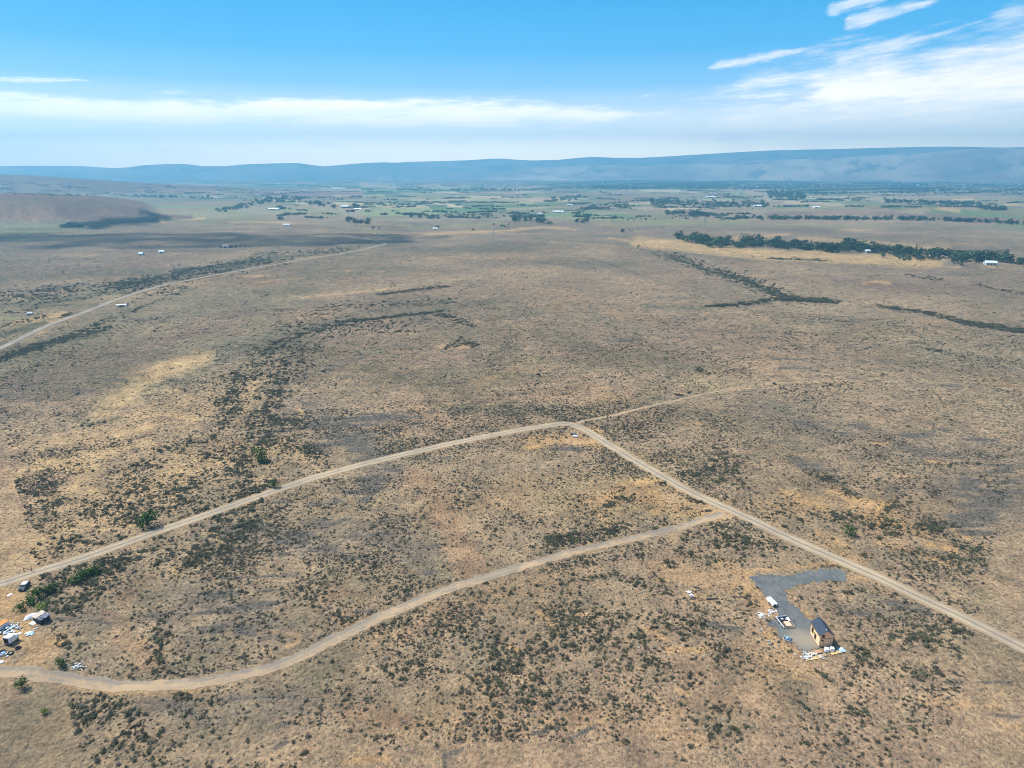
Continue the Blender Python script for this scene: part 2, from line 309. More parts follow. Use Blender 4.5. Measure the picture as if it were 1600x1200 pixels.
REDB = [([(1180, 332), (1290, 330), (1400, 336)], 11, 1.),  ([(690, 800), (720, 860), (740, 900)], 34, .7), ([(650, 740), (690, 790)], 24, .5), ([(200, 930), (230, 900)], 20, .5), ([(190, 1000), (240, 1040)], 26, .6), ([(170, 960), (200, 985)], 20, .5), ([(520, 930), (560, 925)], 12, .5), ([(900, 1120), (930, 1110)], 16, .9), ([(540, 1110), (640, 1130)], 30, .5), ([(860, 830), (810, 790)], 16, .3), ([(480, 1160), (470, 1180)], 20, .4), ([(640, 660), (670, 650)], 10, .6), ([(1020, 880), (1100, 860)], 18, .5), ([(700, 950), (640, 990)], 24, .5), ([(1550, 590), (1600, 610)], 10, .5), ([(340, 700), (380, 690)], 16, .5), ([(100, 560), (300, 520)], 20, .25), ([(860, 620), (900, 600)], 14, .4),
 ([(0, 325), (100, 325), (250, 340)], 14, .6), ([(1200, 330), (1400, 335), (1560, 345)], 8, .8), ([(450, 335), (560, 338)], 3, .8), ([(950, 330), (850, 328)], 4, .5), ([(400, 348), (520, 342)], 3, .7)]
DARKV = [ ([(1045, 402), (1075, 410), (1110, 424)], 6, 1.), ([(1115, 426), (1165, 438), (1195, 452), (1228, 466)], 7, 1.), ([(1228, 466), (1300, 470)], 5, 1.), ([(1120, 478), (1200, 472)], 4, .9), ([(1370, 478), (1400, 480)], 4, .8), ([(1420, 484), (1450, 489)], 4, .8), ([(1495, 501), (1560, 512), (1640, 522)], 5, 1.),
 ([(180, 445), (230, 440), (250, 432)], 8, .8), ([(270, 425), (350, 415), (420, 405)], 5, .8), ([(60, 480), (150, 475)], 6, .7), ([(0, 560), (60, 540), (150, 525)], 8, .7), ([(0, 525), (30, 515), (70, 505)], 6, .8), ([(400, 395), (430, 395)], 4, .6), ([(1400, 395), (1470, 395), (1560, 395)], 8, .8), ([(160, 350), (210, 345), (240, 342)], 6, 1.), ([(95, 354), (130, 355)], 4, .9), ([(215, 335), (245, 335)], 5, .8), ([(590, 460), (700, 448)], 2.5, .8), ([(520, 504), (600, 495), (680, 488)], 2.5, .8), ([(900, 398), (960, 415), (1000, 430), (1060, 450), (1100, 472)], 1.6, .7)]
PALE = [ ([(50, 1050), (110, 1062), (180, 1073), (250, 1075), (330, 1068)], 12, .9), ([(330, 1068), (430, 1043), (540, 991), (600, 962)], 9, .7), ([(600, 962), (730, 912), (870, 871), (1000, 841), (1120, 806)], 7, .6), ([(1045, 778), (1100, 790), (1148, 803)], 12, .8), ([(1040, 790), (1060, 820), (1140, 808)], 9, .8),
 ([(0, 915), (200, 850), (400, 779), (560, 730), (800, 677), (880, 668)], 4, .5), ([(930, 672), (1080, 768), (1300, 870), (1600, 1015)], 8, .45), ([(900, 660), (1060, 626), (1200, 600), (1380, 592)], 4, .5), ([(1540, 596), (1640, 606)], 5, .4), ([(0, 545), (190, 466), (400, 419), (590, 385)], 3, .4), ([(390, 745), (450, 748)], 8, .4), ([(400, 775), (440, 770)], 8, .6)]
BARE = [([(1020, 893), (1080, 903), (1130, 908), (1172, 908)], 20, 1.), ([(1045, 778), (1090, 790), (1150, 804)], 18, 1.), ([(1055, 835), (1045, 860), (1060, 885)], 10, .9), ([(850, 900), (930, 890), (1010, 880)], 16, .7), ([(1185, 925), (1200, 960)], 12, .8), ([(1190, 985), (1230, 1025), (1290, 1060)], 26, .75),
 ([(650, 740), (690, 790), (715, 850), (740, 900)], 30, .6), ([(0, 940), (20, 990), (70, 1010)], 40, .9), ([(20, 1045), (120, 1070), (260, 1080)], 16, .8), ([(200, 930), (180, 1000), (230, 1040)], 22, .6), ([(700, 930), (640, 985), (560, 1010)], 18, .6), ([(845, 690), (930, 688)], 15, .9), ([(900, 1120), (960, 1140), (1050, 1130)], 22, .5), ([(1320, 780), (1360, 795)], 14, .6), ([(1240, 1075), (1180, 1120)], 24, .4), ([(460, 1150), (560, 1180)], 30, .4), ([(540, 900), (620, 890)], 14, .4), ([(1320, 895), (1400, 930)], 6, .6), ([(200, 585), (310, 560)], 16, .4)]
_fr = random.Random(5)
FIELDS = []
for _q in range(150):
    _y = 279 + 48 * _fr.random() ** 1.4; _x = _fr.uniform(250 if _y < 300 else 420, 1620); _l = _fr.uniform(15, 110)
    FIELDS.append((_fr.choice([(222, 208, 180), (214, 196, 164), (120, 150, 104), (96, 128, 90), (196, 186, 150), (150, 130, 112)]), [([(_x, _y), (_x + _l, _y + _fr.uniform(-.4, .4))], _fr.uniform(.8, 2.6) * (.5 + (_y - 279) / 40), _fr.uniform(.5, .95))]))
WOODED = [([(860, 290), (1000, 289), (1200, 290), (1400, 291), (1640, 291)], 15, 1.), ([(1200, 306), (1240, 308)], 6, .8), ([(380, 284), (600, 284), (860, 286)], 9, .55), ([(1020, 317), (1180, 322)], 6, .6)]
ZONES = [ ([([(-20, 482), (120, 468), (230, 445), (330, 425), (430, 405), (560, 392)], 17, .8), ([(-10, 566), (100, 524), (200, 487), (300, 452)], 9, .8)], (116, 114, 92)), # broad soil zones: (strokes, colour)
 ([([(-40, 900), (120, 820), (280, 740), (430, 690)], 105, .75), ([(0, 760), (150, 700), (300, 640), (380, 600)], 60, .6)], (212, 182, 142)),
 ([([(120, 660), (220, 610), (320, 565)], 34, .8), ([(430, 470), (560, 455), (700, 440)], 14, .5), ([(820, 560), (980, 590), (1150, 600)], 26, .45), ([(860, 420), (960, 430)], 12, .5), ([(1180, 500), (1400, 530), (1600, 560)], 16, .4)], (204, 184, 148)),
 ([([(-40, 610), (80, 590), (200, 560), (300, 520), (380, 490)], 38, .8), ([(-20, 420), (150, 420), (330, 400)], 22, .6), ([(1060, 440), (1250, 500)], 20, .5), ([(1330, 440), (1500, 450), (1640, 470)], 38, .75), ([(0, 640), (60, 620)], 26, .6)], (146, 127, 116)),
 ([([(470, 640), (560, 690), (600, 730)], 52, .85), ([(360, 830), (470, 850), (560, 830), (640, 860)], 70, .8), ([(280, 930), (380, 960), (450, 990)], 60, .75), ([(250, 1110), (360, 1120), (460, 1100)], 60, .7), ([(80, 960), (160, 960)], 40, .5)], (148, 138, 126)),
 ([([(1180, 640), (1320, 680), (1460, 700), (1640, 720)], 60, .75), ([(1480, 760), (1560, 790), (1640, 820)], 64, .85), ([(1330, 950), (1450, 965)], 28, .6), ([(560, 460), (700, 520), (760, 560)], 30, .4)], (146, 134, 121)),
 ([([(460, 540), (640, 590), (800, 640), (700, 620)], 56, .65), ([(860, 520), (980, 560), (1080, 560), (1000, 640), (1150, 660)], 44, .55), ([(1350, 560), (1500, 580), (1600, 600)], 34, .45), ([(420, 420), (620, 400), (820, 385)], 18, .5)], (126, 117, 95)),
 ([([(660, 760), (740, 800), (820, 760)], 60, .5), ([(520, 930), (620, 1000), (700, 960), (860, 900)], 50, .5), ([(560, 1120), (800, 1120), (1000, 1120), (1200, 1080)], 70, .5)], (192, 160, 126)),
 ([([(1220, 790), (1320, 790), (1420, 830), (1490, 860)], 52, .6), ([(930, 780), (1040, 770), (1130, 800)], 46, .6), ([(1040, 890), (1150, 905), (1180, 940)], 34, .6), ([(1200, 1000), (1240, 1040)], 26, .6), ([(830, 690), (930, 690)], 20, .7)], (214, 174, 128))]
CLIFF = [([(150, 352), (175, 347), (210, 345), (243, 343)], 17, 1.), ([(222, 332), (246, 337), (262, 342)], 11, .8), ([(95, 355), (130, 354)], 3.5, .9), ([(38, 365), (46, 365)], 2.5, .9)]
def C3(*c): return np.array(lin(c)) / GAIN

def ground_maps(X, Y):
    Z = height(X, Y); px, py, zc = project(X, Y, Z); d = np.hypot(X, Y)
    inside = np.where(Y > 5, 1.0, 0.0)
    px = np.where(Y > 5, px, -9999); 
    az = np.arctan2(X, Y); ld = np.log(np.maximum(d, 30))
    nz = fbm(az * 22, ld * 22, 40, 5)
    nz2 = fbm(az * 60, ld * 60, 60, 4)
    nw = .5 * nz + .5 * nz2; nw2 = .3 * nz + .4 * nz2 + .3 * fbm(X / 5, Y / 5, 66, 4)
    n50 = fbm(X / 55, Y / 55, 50, 5); n12 = fbm(X / 11 + 3, Y / 11, 51, 5); n200 = fbm(X / 300, Y / 300, 52, 4)
    def L(c): return C3(*c)[None, :]
    def mx(base, col, m_): return base * (1 - m_[:, None]) + L(col) * m_[:, None]
    near = L((200, 168, 140)); mid = L((170, 150, 128)); far = L((156, 141, 124))
    t1 = sst(d, 300, 520)[:, None]; t2 = sst(d, 650, 1100)[:, None]
    c = near * (1 - t1) + mid * t1; c = c * (1 - t2) + far * t2
    c = mx(c, (203, 168, 125), sst(n50 + .5 * (n12 - .5), .56, .8) * .65 * (1 - .5 * t1[:, 0]))
    c = mx(c, (160, 130, 104), sst(1 - n50 + .4 * (n12 - .5), .56, .8) * .55)
    c = mx(c, (142, 136, 117), sst(n12, .55, .8) * .45)
    c = mx(c, (150, 150, 125), sst(n200, .5, .75) * .4)
    a90 = fbm(X / 120 + 4, Y / 75, 57, 5); midm = sst(d, 260, 420)
    c = mx(c, (192, 170, 140), sst(a90, .54, .72) * .6 * midm); c = mx(c, (124, 120, 100), sst(1 - a90, .54, .70) * .6 * midm)
    zn = .35 * nz + .35 * nz2 + .3 * fbm(X / 8, Y / 8, 67, 5)
    for zs, zc_ in ZONES: c = mx(c, zc_, strokes(px, py, zs, zn, 1.1, 1.3, 1.1) * 1.0)
    grey = strokes(px, py, ROCK, nw, .8, 1.6, 2.2); c = mx(c, (150, 141, 130), grey * .6)
    m_s = strokes(px, py, SAND, nw2, .9, 1.1, 1.25); m_r = strokes(px, py, ROCK, nw, 1.0, 1.3, 1.7); m_d = strokes(px, py, DARKV, nw, .6)
    c = mx(c, (164, 131, 108), strokes(px, py, REDB, nw) * .8)
    c = mx(c, (138, 137, 115), strokes(px, py, SAGE, nw) * .8)
    straw = (sst(800 - px, 0, 200) * sst(900 - py, 0, 60)); c = mx(c, (220, 180, 130), m_s * .9 * (1 - straw)); c = mx(c, (222, 192, 146), m_s * .95 * straw)
    c = mx(c, (206, 178, 138), strokes(px, py, PALE, nw2, .7, .9, 1.5) * .85)
    # valley farmland: parcels in world space
    fm = sst(d + (nw - .5) * 500, 1500, 1900)
    ang = R(12); U = (X * math.cos(ang) + Y * math.sin(ang)); V = (-X * math.sin(ang) + Y * math.cos(ang))
    iu = np.floor(U / 420).astype(np.int64)
    V2 = V + 170 * _h(iu, iu * 0 + 5, 70); iv = np.floor(V2 / 330).astype(np.int64)
    su = np.floor(U / 210 + (_h(iu, iv, 75) > .5) * .0).astype(np.int64); su = np.where(_h(iu, iv, 76) > .5, su, iu * 2)
    sv = np.floor(V2 / 165).astype(np.int64); sv = np.where(_h(iu, iv, 77) > .5, sv, iv * 2)
    hsh = _h(su, sv, 71); h2 = _h(su, sv, 72)
    pal = np.array([C3(*q) for q in [(146, 156, 120), (128, 148, 112), (165, 162, 130), (188, 174, 146), (156, 150, 130), (122, 140, 115), (178, 162, 140), (144, 150, 124), (116, 142, 106), (162, 156, 134)]])
    fc = pal[(hsh * 9.99).astype(int)] * (.72 + .56 * h2)[:, None]
    scrub = sst(fbm(X / 700, Y / 700, 73, 3), .5, .56)
    fc = fc * (1 - .6 * scrub[:, None]) + L((158, 142, 124)) * (.6 * scrub[:, None])
    hillm = np.clip(sst(Z, 10, 22), 0, 1)
    fm = fm * (1 - hillm)
    c = c * (1 - fm[:, None]) + fc * fm[:, None]
    RD = [([(-80, 331), (0, 331), (120, 332), (215, 335)], 40, 1.), ([(235, 336), (295, 340)], 9, 1.), ([(-60, 288), (60, 288), (180, 293), (300, 299), (420, 301), (560, 304)], 14, 1.), ([(1200, 335), (1290, 332), (1400, 335), (1600, 345)], 8, .9)]
    rd = strokes(px, py, RD, nw, .3); fm = fm * (1 - rd * 0)
    c = mx(c, (140, 120, 110), np.maximum(hillm * .8 * sst(d, 1200, 1500), rd))
    c = mx(c, (176, 150, 130), rd * sst(fbm(X / 180, Y / 120, 141, 4), .55, .7) * .7)
    gz = strokes(px, py, GREEN, nw, .35) * (1 - rd)
    c = mx(c, (146, 154, 112), gz * .8)
    for fc_, fl in FIELDS: c = mx(c, fc_, strokes(px, py, fl, nw, .12, .5))
    c = mx(c, (84, 104, 78), strokes(px, py, WOODED, nw2, .8, 1.2) * .8)
    c = mx(c, (222, 190, 140), strokes(px, py, GOLD, nw, .4) * .95)
    c = mx(c, (70, 84, 58), m_d * .75); c = mx(c, (36, 38, 38), strokes(px, py, CLIFF, nw, .7) * .95)
    bare_ = strokes(px, py, BARE, nw2, .8, .9, 1.2); c = mx(c, (204, 174, 140), bare_ * .55)
    dens = np.clip(1.0 - bare_ * .95 - m_s * .8 - strokes(px, py, PALE, nw) * .9, 0, 1) * (1 - fm) * (1 - gz)
    return c, m_r, dens, m_s, m_d, fm, px, py, zc

# ------------------------------------------------------------------ ground mesh: one polar sheet out to the horizon
def build_ground():
    azd = np.concatenate([np.arange(-180, -50, 6.0), np.arange(-50, -43, 1.0), np.arange(-43, 43.01, .115), np.arange(44, 50, 1.0), np.arange(50, 180, 6.0)])
    azr = np.radians(azd)
    ys = np.arange(1275, 268.4, -1.45); rr = []
    for yy in ys:
        p = flat(800, yy); rr.append(p[1])
    rr = np.array([4, 20, 45, 70, 90, 105] + list(np.array(rr)[np.array(rr) > 112]) + [70000.0])
    na, nr = len(azr), len(rr)
    AA, RR = np.meshgrid(azr, rr)
    X = (RR * np.sin(AA)).ravel(); Y = (RR * np.cos(AA)).ravel()
    Z = height(X, Y)
    c, m_r, dens, m_s, m_d, fm, px, py, zc = ground_maps(X, Y)
    V = np.stack([X, Y, Z], 1)
    V = np.vstack([V, [[0, 0, float(height(0, 0))]]])
    i = np.arange(nr - 1)[:, None]; j = np.arange(na)[None, :]; j2 = (j + 1) % na
    q = np.stack([i * na + j, i * na + j2, (i + 1) * na + j2, (i + 1) * na + j], -1).reshape(-1, 4)[:, ::-1]
    nq = len(q); nt = na
    tri = np.array([[na * nr, (k + 1) % na, k] for k in range(na)])
    me = bpy.data.meshes.new('ground'); me.vertices.add(len(V)); me.vertices.foreach_set('co', V.astype(np.float32).ravel())
    loops = np.concatenate([q.ravel(), tri.ravel()]); me.loops.add(len(loops)); me.loops.foreach_set('vertex_index', loops.astype(np.int32))
    st = np.concatenate([np.arange(nq) * 4, nq * 4 + np.arange(nt) * 3]); me.polygons.add(nq + nt)
    me.polygons.foreach_set('loop_start', st.astype(np.int32)); me.polygons.foreach_set('use_smooth', np.ones(nq + nt, bool))
    me.update(calc_edges=True)
    def attr(nm, arr):
        at = me.color_attributes.new(nm, 'FLOAT_COLOR', 'POINT')
        full = np.ones((len(V), 4), np.float32); full[:-1, :3] = arr; full[-1, :3] = arr[0]
        at.data.foreach_set('color', full.ravel())
    attr('tint', c); attr('cover', np.stack([m_r, dens, m_s], 1))
    o = bpy.data.objects.new('ground', me); COL.objects.link(o); tag(o, kind='structure')
    return o
ground = build_ground()

def new_mat(name):
    m_ = bpy.data.materials.new(name); m_.use_nodes = True; t = m_.node_tree
    for n in list(t.nodes): t.nodes.remove(n)
    k = NT(t); b = k.n('ShaderNodeBsdfPrincipled'); o = k.n('ShaderNodeOutputMaterial'); t.links.new(b.outputs[0], o.inputs[0])
    b.inputs['Roughness'].default_value = .9; b.inputs['Specular IOR Level'].default_value = .15
    return m_, k, b
def mat(name, col, rough=.85, var=.25, scale=1.5, metal=0.0, spec=.2, coord='Object', rnd=0.0):
    m_, k, b = new_mat(name)
    tcn = k.n('ShaderNodeTexCoord')
    f = k.noise(tcn.outputs[coord], scale, 5, .6)
    hi = tuple(min(1, q * (1 + var)) for q in col); lo = tuple(q * (1 - var) for q in col)
    c = k.mix(k.ramp(f, .3, .7), lo, hi)
    if rnd:
        oi = k.n('ShaderNodeObjectInfo')
        c = k.mix(1.0, c, k.mix(oi.outputs['Random'], (1 - rnd, 1 - rnd * .9, 1 - rnd), (1 + rnd, 1 + rnd * .9, 1 + rnd * .6)), 'MULTIPLY')
    k.set(b.inputs['Base Color'], c); b.inputs['Roughness'].default_value = rough
    b.inputs['Metallic'].default_value = metal; b.inputs['Specular IOR Level'].default_value = spec
    return m_

def ground_material():
    m_, k, b = new_mat('steppe ground')
    at = k.n('ShaderNodeAttribute', attribute_name='tint'); a2 = k.n('ShaderNodeAttribute', attribute_name='cover')
    sp = k.n('ShaderNodeSeparateColor'); k.t.links.new(a2.outputs['Color'], sp.inputs[0]); rock, dens, sand = sp.outputs
    g = k.n('ShaderNodeNewGeometry'); pos = g.outputs['Position']
    sx = k.n('ShaderNodeSeparateXYZ'); k.t.links.new(pos, sx.inputs[0])
    dist = k.m('POWER', k.m('ADD', k.m('POWER', sx.outputs[0], 2), k.m('POWER', sx.outputs[1], 2)), .5)
    farf = k.ramp(dist, 500, 1600)
    c = at.outputs['Color']
    n1 = k.noise(pos, .13, 6, .65); n2 = k.noise(pos, 1.1, 6, .7); n3 = k.noise(pos, .035, 4, .6)
    c = k.mix(1.0, c, k.mix(k.ramp(n1, .3, .7), (.76, .76, .79), (1.22, 1.20, 1.15)), 'MULTIPLY')
    c = k.mix(1.0, c, k.mix(k.ramp(n2, .25, .75), (.52, .52, .55), (1.42, 1.41, 1.36)), 'MULTIPLY')
    c = k.mix(1.0, c, k.mix(k.ramp(n3, .3, .7), (.90, .90, .91), (1.10, 1.09, 1.07)), 'MULTIPLY')
    # sorted stone stripes of dark lichened rock, roughly level across the slope
    mp = k.n('ShaderNodeMapping'); k.t.links.new(pos, mp.inputs[0])
    mp.inputs['Rotation'].default_value = (0, 0, R(-12)); mp.inputs['Scale'].default_value = (.035, .22, .1)
    s1 = k.noise(mp.outputs[0], 1.0, 7, .66)
    mask = k.m('ADD', k.m('MULTIPLY', rock, .17), k.m('ADD', s1, k.m('MULTIPLY', k.m('SUBTRACT', n2, .5), .22)))
    mask = k.m('MULTIPLY', k.ramp(mask, .535, .60), k.m('MINIMUM', k.m('MULTIPLY', rock, 3), 1.0))
    rc = k.mix(k.ramp(n2, .35, .65), (.076, .066, .055), (.185, .16, .13))
    c = k.mix(k.m('MULTIPLY', mask, .92), c, rc)
    # low sage, dry tufts and their litter seen as speckle
    wn_ = k.n('ShaderNodeTexNoise'); k.t.links.new(pos, wn_.inputs['Vector']); wn_.inputs['Scale'].default_value = 1.1; wn_.inputs['Detail'].default_value = 3
    wv_ = k.n('ShaderNodeVectorMath', operation='MULTIPLY_ADD'); k.t.links.new(wn_.outputs['Color'], wv_.inputs[0]); wv_.inputs[1].default_value = (1.5, 1.5, 0); k.t.links.new(pos, wv_.inputs[2]); wpos = wv_.outputs[0]
    vo = k.n('ShaderNodeTexVoronoi', feature='F1'); k.t.links.new(wpos, vo.inputs['Vector']); vo.inputs['Scale'].default_value = .7
    vsp = k.m('SUBTRACT', 1, k.ramp(vo.outputs['Distance'], .22, .42))
    sc = k.n('ShaderNodeSeparateColor'); k.t.links.new(vo.outputs['Color'], sc.inputs[0])
    pick = k.ramp(k.m('ADD', k.m('MULTIPLY', dens, .75), k.m('MULTIPLY', k.m('SUBTRACT', k.noise(pos, .06, 3), .5), 1.6)), k.m('SUBTRACT', sc.outputs[0], .05), k.m('ADD', sc.outputs[0], .05))
    sh = k.m('MULTIPLY', k.m('MULTIPLY', k.m('MULTIPLY', vsp, pick), .8), k.m('ADD', .42, k.m('MULTIPLY', k.ramp(dist, 190, 330), .58)))
    c = k.mix(sh, c, k.mix(sc.outputs[1], (.075, .078, .052), (.17, .16, .12)))
    v3 = k.n('ShaderNodeTexVoronoi', feature='F1'); k.t.links.new(wpos, v3.inputs['Vector']); v3.inputs['Scale'].default_value = .21
    s3 = k.n('ShaderNodeSeparateColor'); k.t.links.new(v3.outputs['Color'], s3.inputs[0])
    big = k.m('MULTIPLY', k.m('SUBTRACT', 1, k.ramp(v3.outputs['Distance'], .2, .42)), k.ramp(s3.outputs[0], .5, .6))
    c = k.mix(k.m('MULTIPLY', k.m('MULTIPLY', big, dens), k.m('MULTIPLY', k.ramp(dist, 260, 480), .85)), c, (.070, .074, .052))
    v4 = k.n('ShaderNodeTexVoronoi', feature='F1'); k.t.links.new(wpos, v4.inputs['Vector']); v4.inputs['Scale'].default_value = .56
    s4 = k.n('ShaderNodeSeparateColor'); k.t.links.new(v4.outputs['Color'], s4.inputs[0])
    mm = k.m('MULTIPLY', k.m('MULTIPLY', k.m('SUBTRACT', 1, k.ramp(v4.outputs['Distance'], .25, .45)), k.ramp(s4.outputs[0], .45, .5)), k.m('MULTIPLY', dens, k.ramp(dist, 230, 400)))
    c = k.mix(k.m('MULTIPLY', mm, .9), c, (.06, .06, .045))
    c = k.mix(k.m('MULTIPLY', k.m('MULTIPLY', k.ramp(s4.outputs[0], .2, .1), k.m('SUBTRACT', 1, k.ramp(v4.outputs['Distance'], .3, .5))), k.m('MULTIPLY', k.m('MULTIPLY', dens, .5), k.ramp(dist, 230, 400))), c, (.42, .35, .26))
    v2 = k.n('ShaderNodeTexVoronoi', feature='F1'); k.t.links.new(wpos, v2.inputs['Vector']); v2.inputs['Scale'].default_value = 1.35
    s2 = k.n('ShaderNodeSeparateColor'); k.t.links.new(v2.outputs['Color'], s2.inputs[0])
    tuft = k.m('MULTIPLY', k.m('SUBTRACT', 1, k.ramp(v2.outputs['Distance'], .15, .4)), k.ramp(s2.outputs[0], .55, .6))
    c = k.mix(k.m('MULTIPLY', k.m('MULTIPLY', tuft, dens), .6), c, (.42, .37, .27))
    k.set(b.inputs['Base Color'], c)
    hgt = k.m('ADD', k.m('MULTIPLY', n2, .55), k.m('ADD', k.m('MULTIPLY', sh, .45), k.m('MULTIPLY', tuft, .25)))
    bp = k.n('ShaderNodeBump'); bp.inputs['Strength'].default_value = .9; bp.inputs['Distance'].default_value = 2.2
    k.set(bp.inputs['Height'], hgt); k.t.links.new(bp.outputs[0], b.inputs['Normal'])
    b.inputs['Roughness'].default_value = 1.0; b.inputs['Specular IOR Level'].default_value = 0.0
    return m_
ground.data.materials.append(ground_material())

# ------------------------------------------------------------------ mountains beyond the valley
def mountain(name, prof, r0, rc, r1, col, seed, rough=1.0):
    xs = np.arange(prof[0][0], prof[-1][0] + .1, 3.0); tops = np.interp(xs, [p[0] for p in prof], [p[1] for p in prof])
    nr = 90; rr = np.linspace(r0, r1, nr)
    U, V_ = np.meshgrid(np.arange(len(xs)), rr)
    dx = (xs[U] - 800) / F
    x, y, z = ray(xs, tops); azm = np.arctan2(x, y); hd = np.hypot(x, y)
    ztop = CAMZ + z / hd * rc                                        # crest height at distance rc
    X = V_ * np.sin(azm)[U]; Y = V_ * np.cos(azm)[U]
    t = np.where(V_ < rc, (V_ - r0) / (rc - r0), 1 - (V_ - rc) / (r1 - rc))
    t = np.clip(t, 0, 1); er = fbm(X / 1500, Y / 1500, seed, 6); rid = 1 - np.abs(2 * fbm(X / 420, Y / 900, seed + 9, 5) - 1)
    sh = sst(t + .35 * (er - .5) * (1 - t) * t * 4, 0, 1) ** .8
    top = ztop[U] + 8
    Z = -6 + top * sh * (1 - rough * .42 * (1 - rid) * (1 - sh ** 3)) - 2
    V = np.stack([X, Y, Z], -1).reshape(-1, 3); n = len(xs)
    f = [(a * n + b, a * n + b + 1, (a + 1) * n + b + 1, (a + 1) * n + b) for a in range(nr - 1) for b in range(n - 1)]
    m_, k, b = new_mat(name + ' slopes'); tcn = k.n('ShaderNodeTexCoord')
    f1 = k.noise(tcn.outputs['Object'], .0009, 6, .6); f2 = k.noise(tcn.outputs['Object'], .003, 6, .65)
    cc = k.mix(k.ramp(f1, .35, .65), col[0], col[1]); cc = k.mix(k.ramp(f2, .5, .62), cc, col[2])
    k.set(b.inputs['Base Color'], cc)
    o = mesh_obj(name, V, f, m_, smooth=True); tag(o, kind='structure'); return o
TANM = ((.20, .16, .12), (.42, .34, .24), (.13, .13, .09)); DARKM = ((.13, .13, .10), (.26, .22, .16), (.08, .095, .06))
mountain('mountain_range', [(-300, 258), (0, 259.5), (60, 259), (130, 259.5), (175, 262.5), (230, 266), (300, 270)], 10700, 11600, 12000, TANM, 80, .5)
mountain('mountain_ridge', [(-350, 275), (-100, 272), (0, 270), (100, 266), (200, 261.5), (225, 258), (262, 256.3), (292, 256.3), (315, 259.5), (355, 259.3), (378, 257), (408, 256), (440, 255), (466, 254.6), (485, 257.5), (505, 260), (535, 257.5), (565, 255), (600, 253.5), (645, 255), (685, 259), (725, 262), (770, 264), (840, 268), (900, 274), (940, 280)], 9300, 10500, 11000, DARKM, 82, .8)
mountain('mountain_range', [(560, 262), (600, 256), (632, 253), (660, 252.3), (700, 251.5), (740, 250), (765, 248), (785, 247.6), (805, 249.5), (830, 250.6), (870, 250), (900, 247), (925, 245), (960, 246.5), (1000, 246.6), (1040, 244.5), (1090, 241.5), (1150, 238), (1200, 235.3), (1250, 234), (1300, 233), (1380, 230.8), (1450, 229.2), (1500, 229.3), (1560, 230.5), (1600, 230), (1750, 228), (2000, 226)], 9700, 11300, 11900, DARKM, 84, .7)
mountain('foothill', [(700, 272), (760, 268), (830, 263), (880, 260), (920, 257.5), (960, 258.5), (1000, 259.5), (1050, 257.5), (1100, 256), (1180, 251), (1260, 248), (1330, 245), (1400, 241.5), (1450, 238.5), (1480, 235.5), (1510, 233), (1560, 231.5), (1600, 232), (1700, 233), (2000, 236)], 8400, 9700, 10200, TANM, 86, 1.7)

# ------------------------------------------------------------------ haze
def haze():
    zt, zb = 700.0, -40.0; hx, y0, y1 = 14000, -600, 12300
    v = [(-hx, y0, zb), (hx, y0, zb), (hx, y1, zb), (-hx, y1, zb), (-hx, y0, zt), (hx, y0, zt), (hx, y1, zt), (-hx, y1, zt)]
    f = [(3, 2, 1, 0), (4, 5, 6, 7), (0, 1, 5, 4), (1, 2, 6, 5), (2, 3, 7, 6), (3, 0, 4, 7)]
    m_ = bpy.data.materials.new('valley haze'); m_.use_nodes = True; t = m_.node_tree
    for n in list(t.nodes): t.nodes.remove(n)
    k = NT(t); vv = k.n('ShaderNodeVolumePrincipled'); o = k.n('ShaderNodeOutputMaterial'); t.links.new(vv.outputs[0], o.inputs['Volume'])
    vv.inputs['Color'].default_value = (.235, .67, 1.0, 1); vv.inputs['Density'].default_value = 1.75e-4; vv.inputs['Anisotropy'].default_value = .25
    ob = mesh_obj('haze', v, f, m_); tag(ob, kind='stuff', label='blue summer haze over the whole valley', cat='haze')
haze()

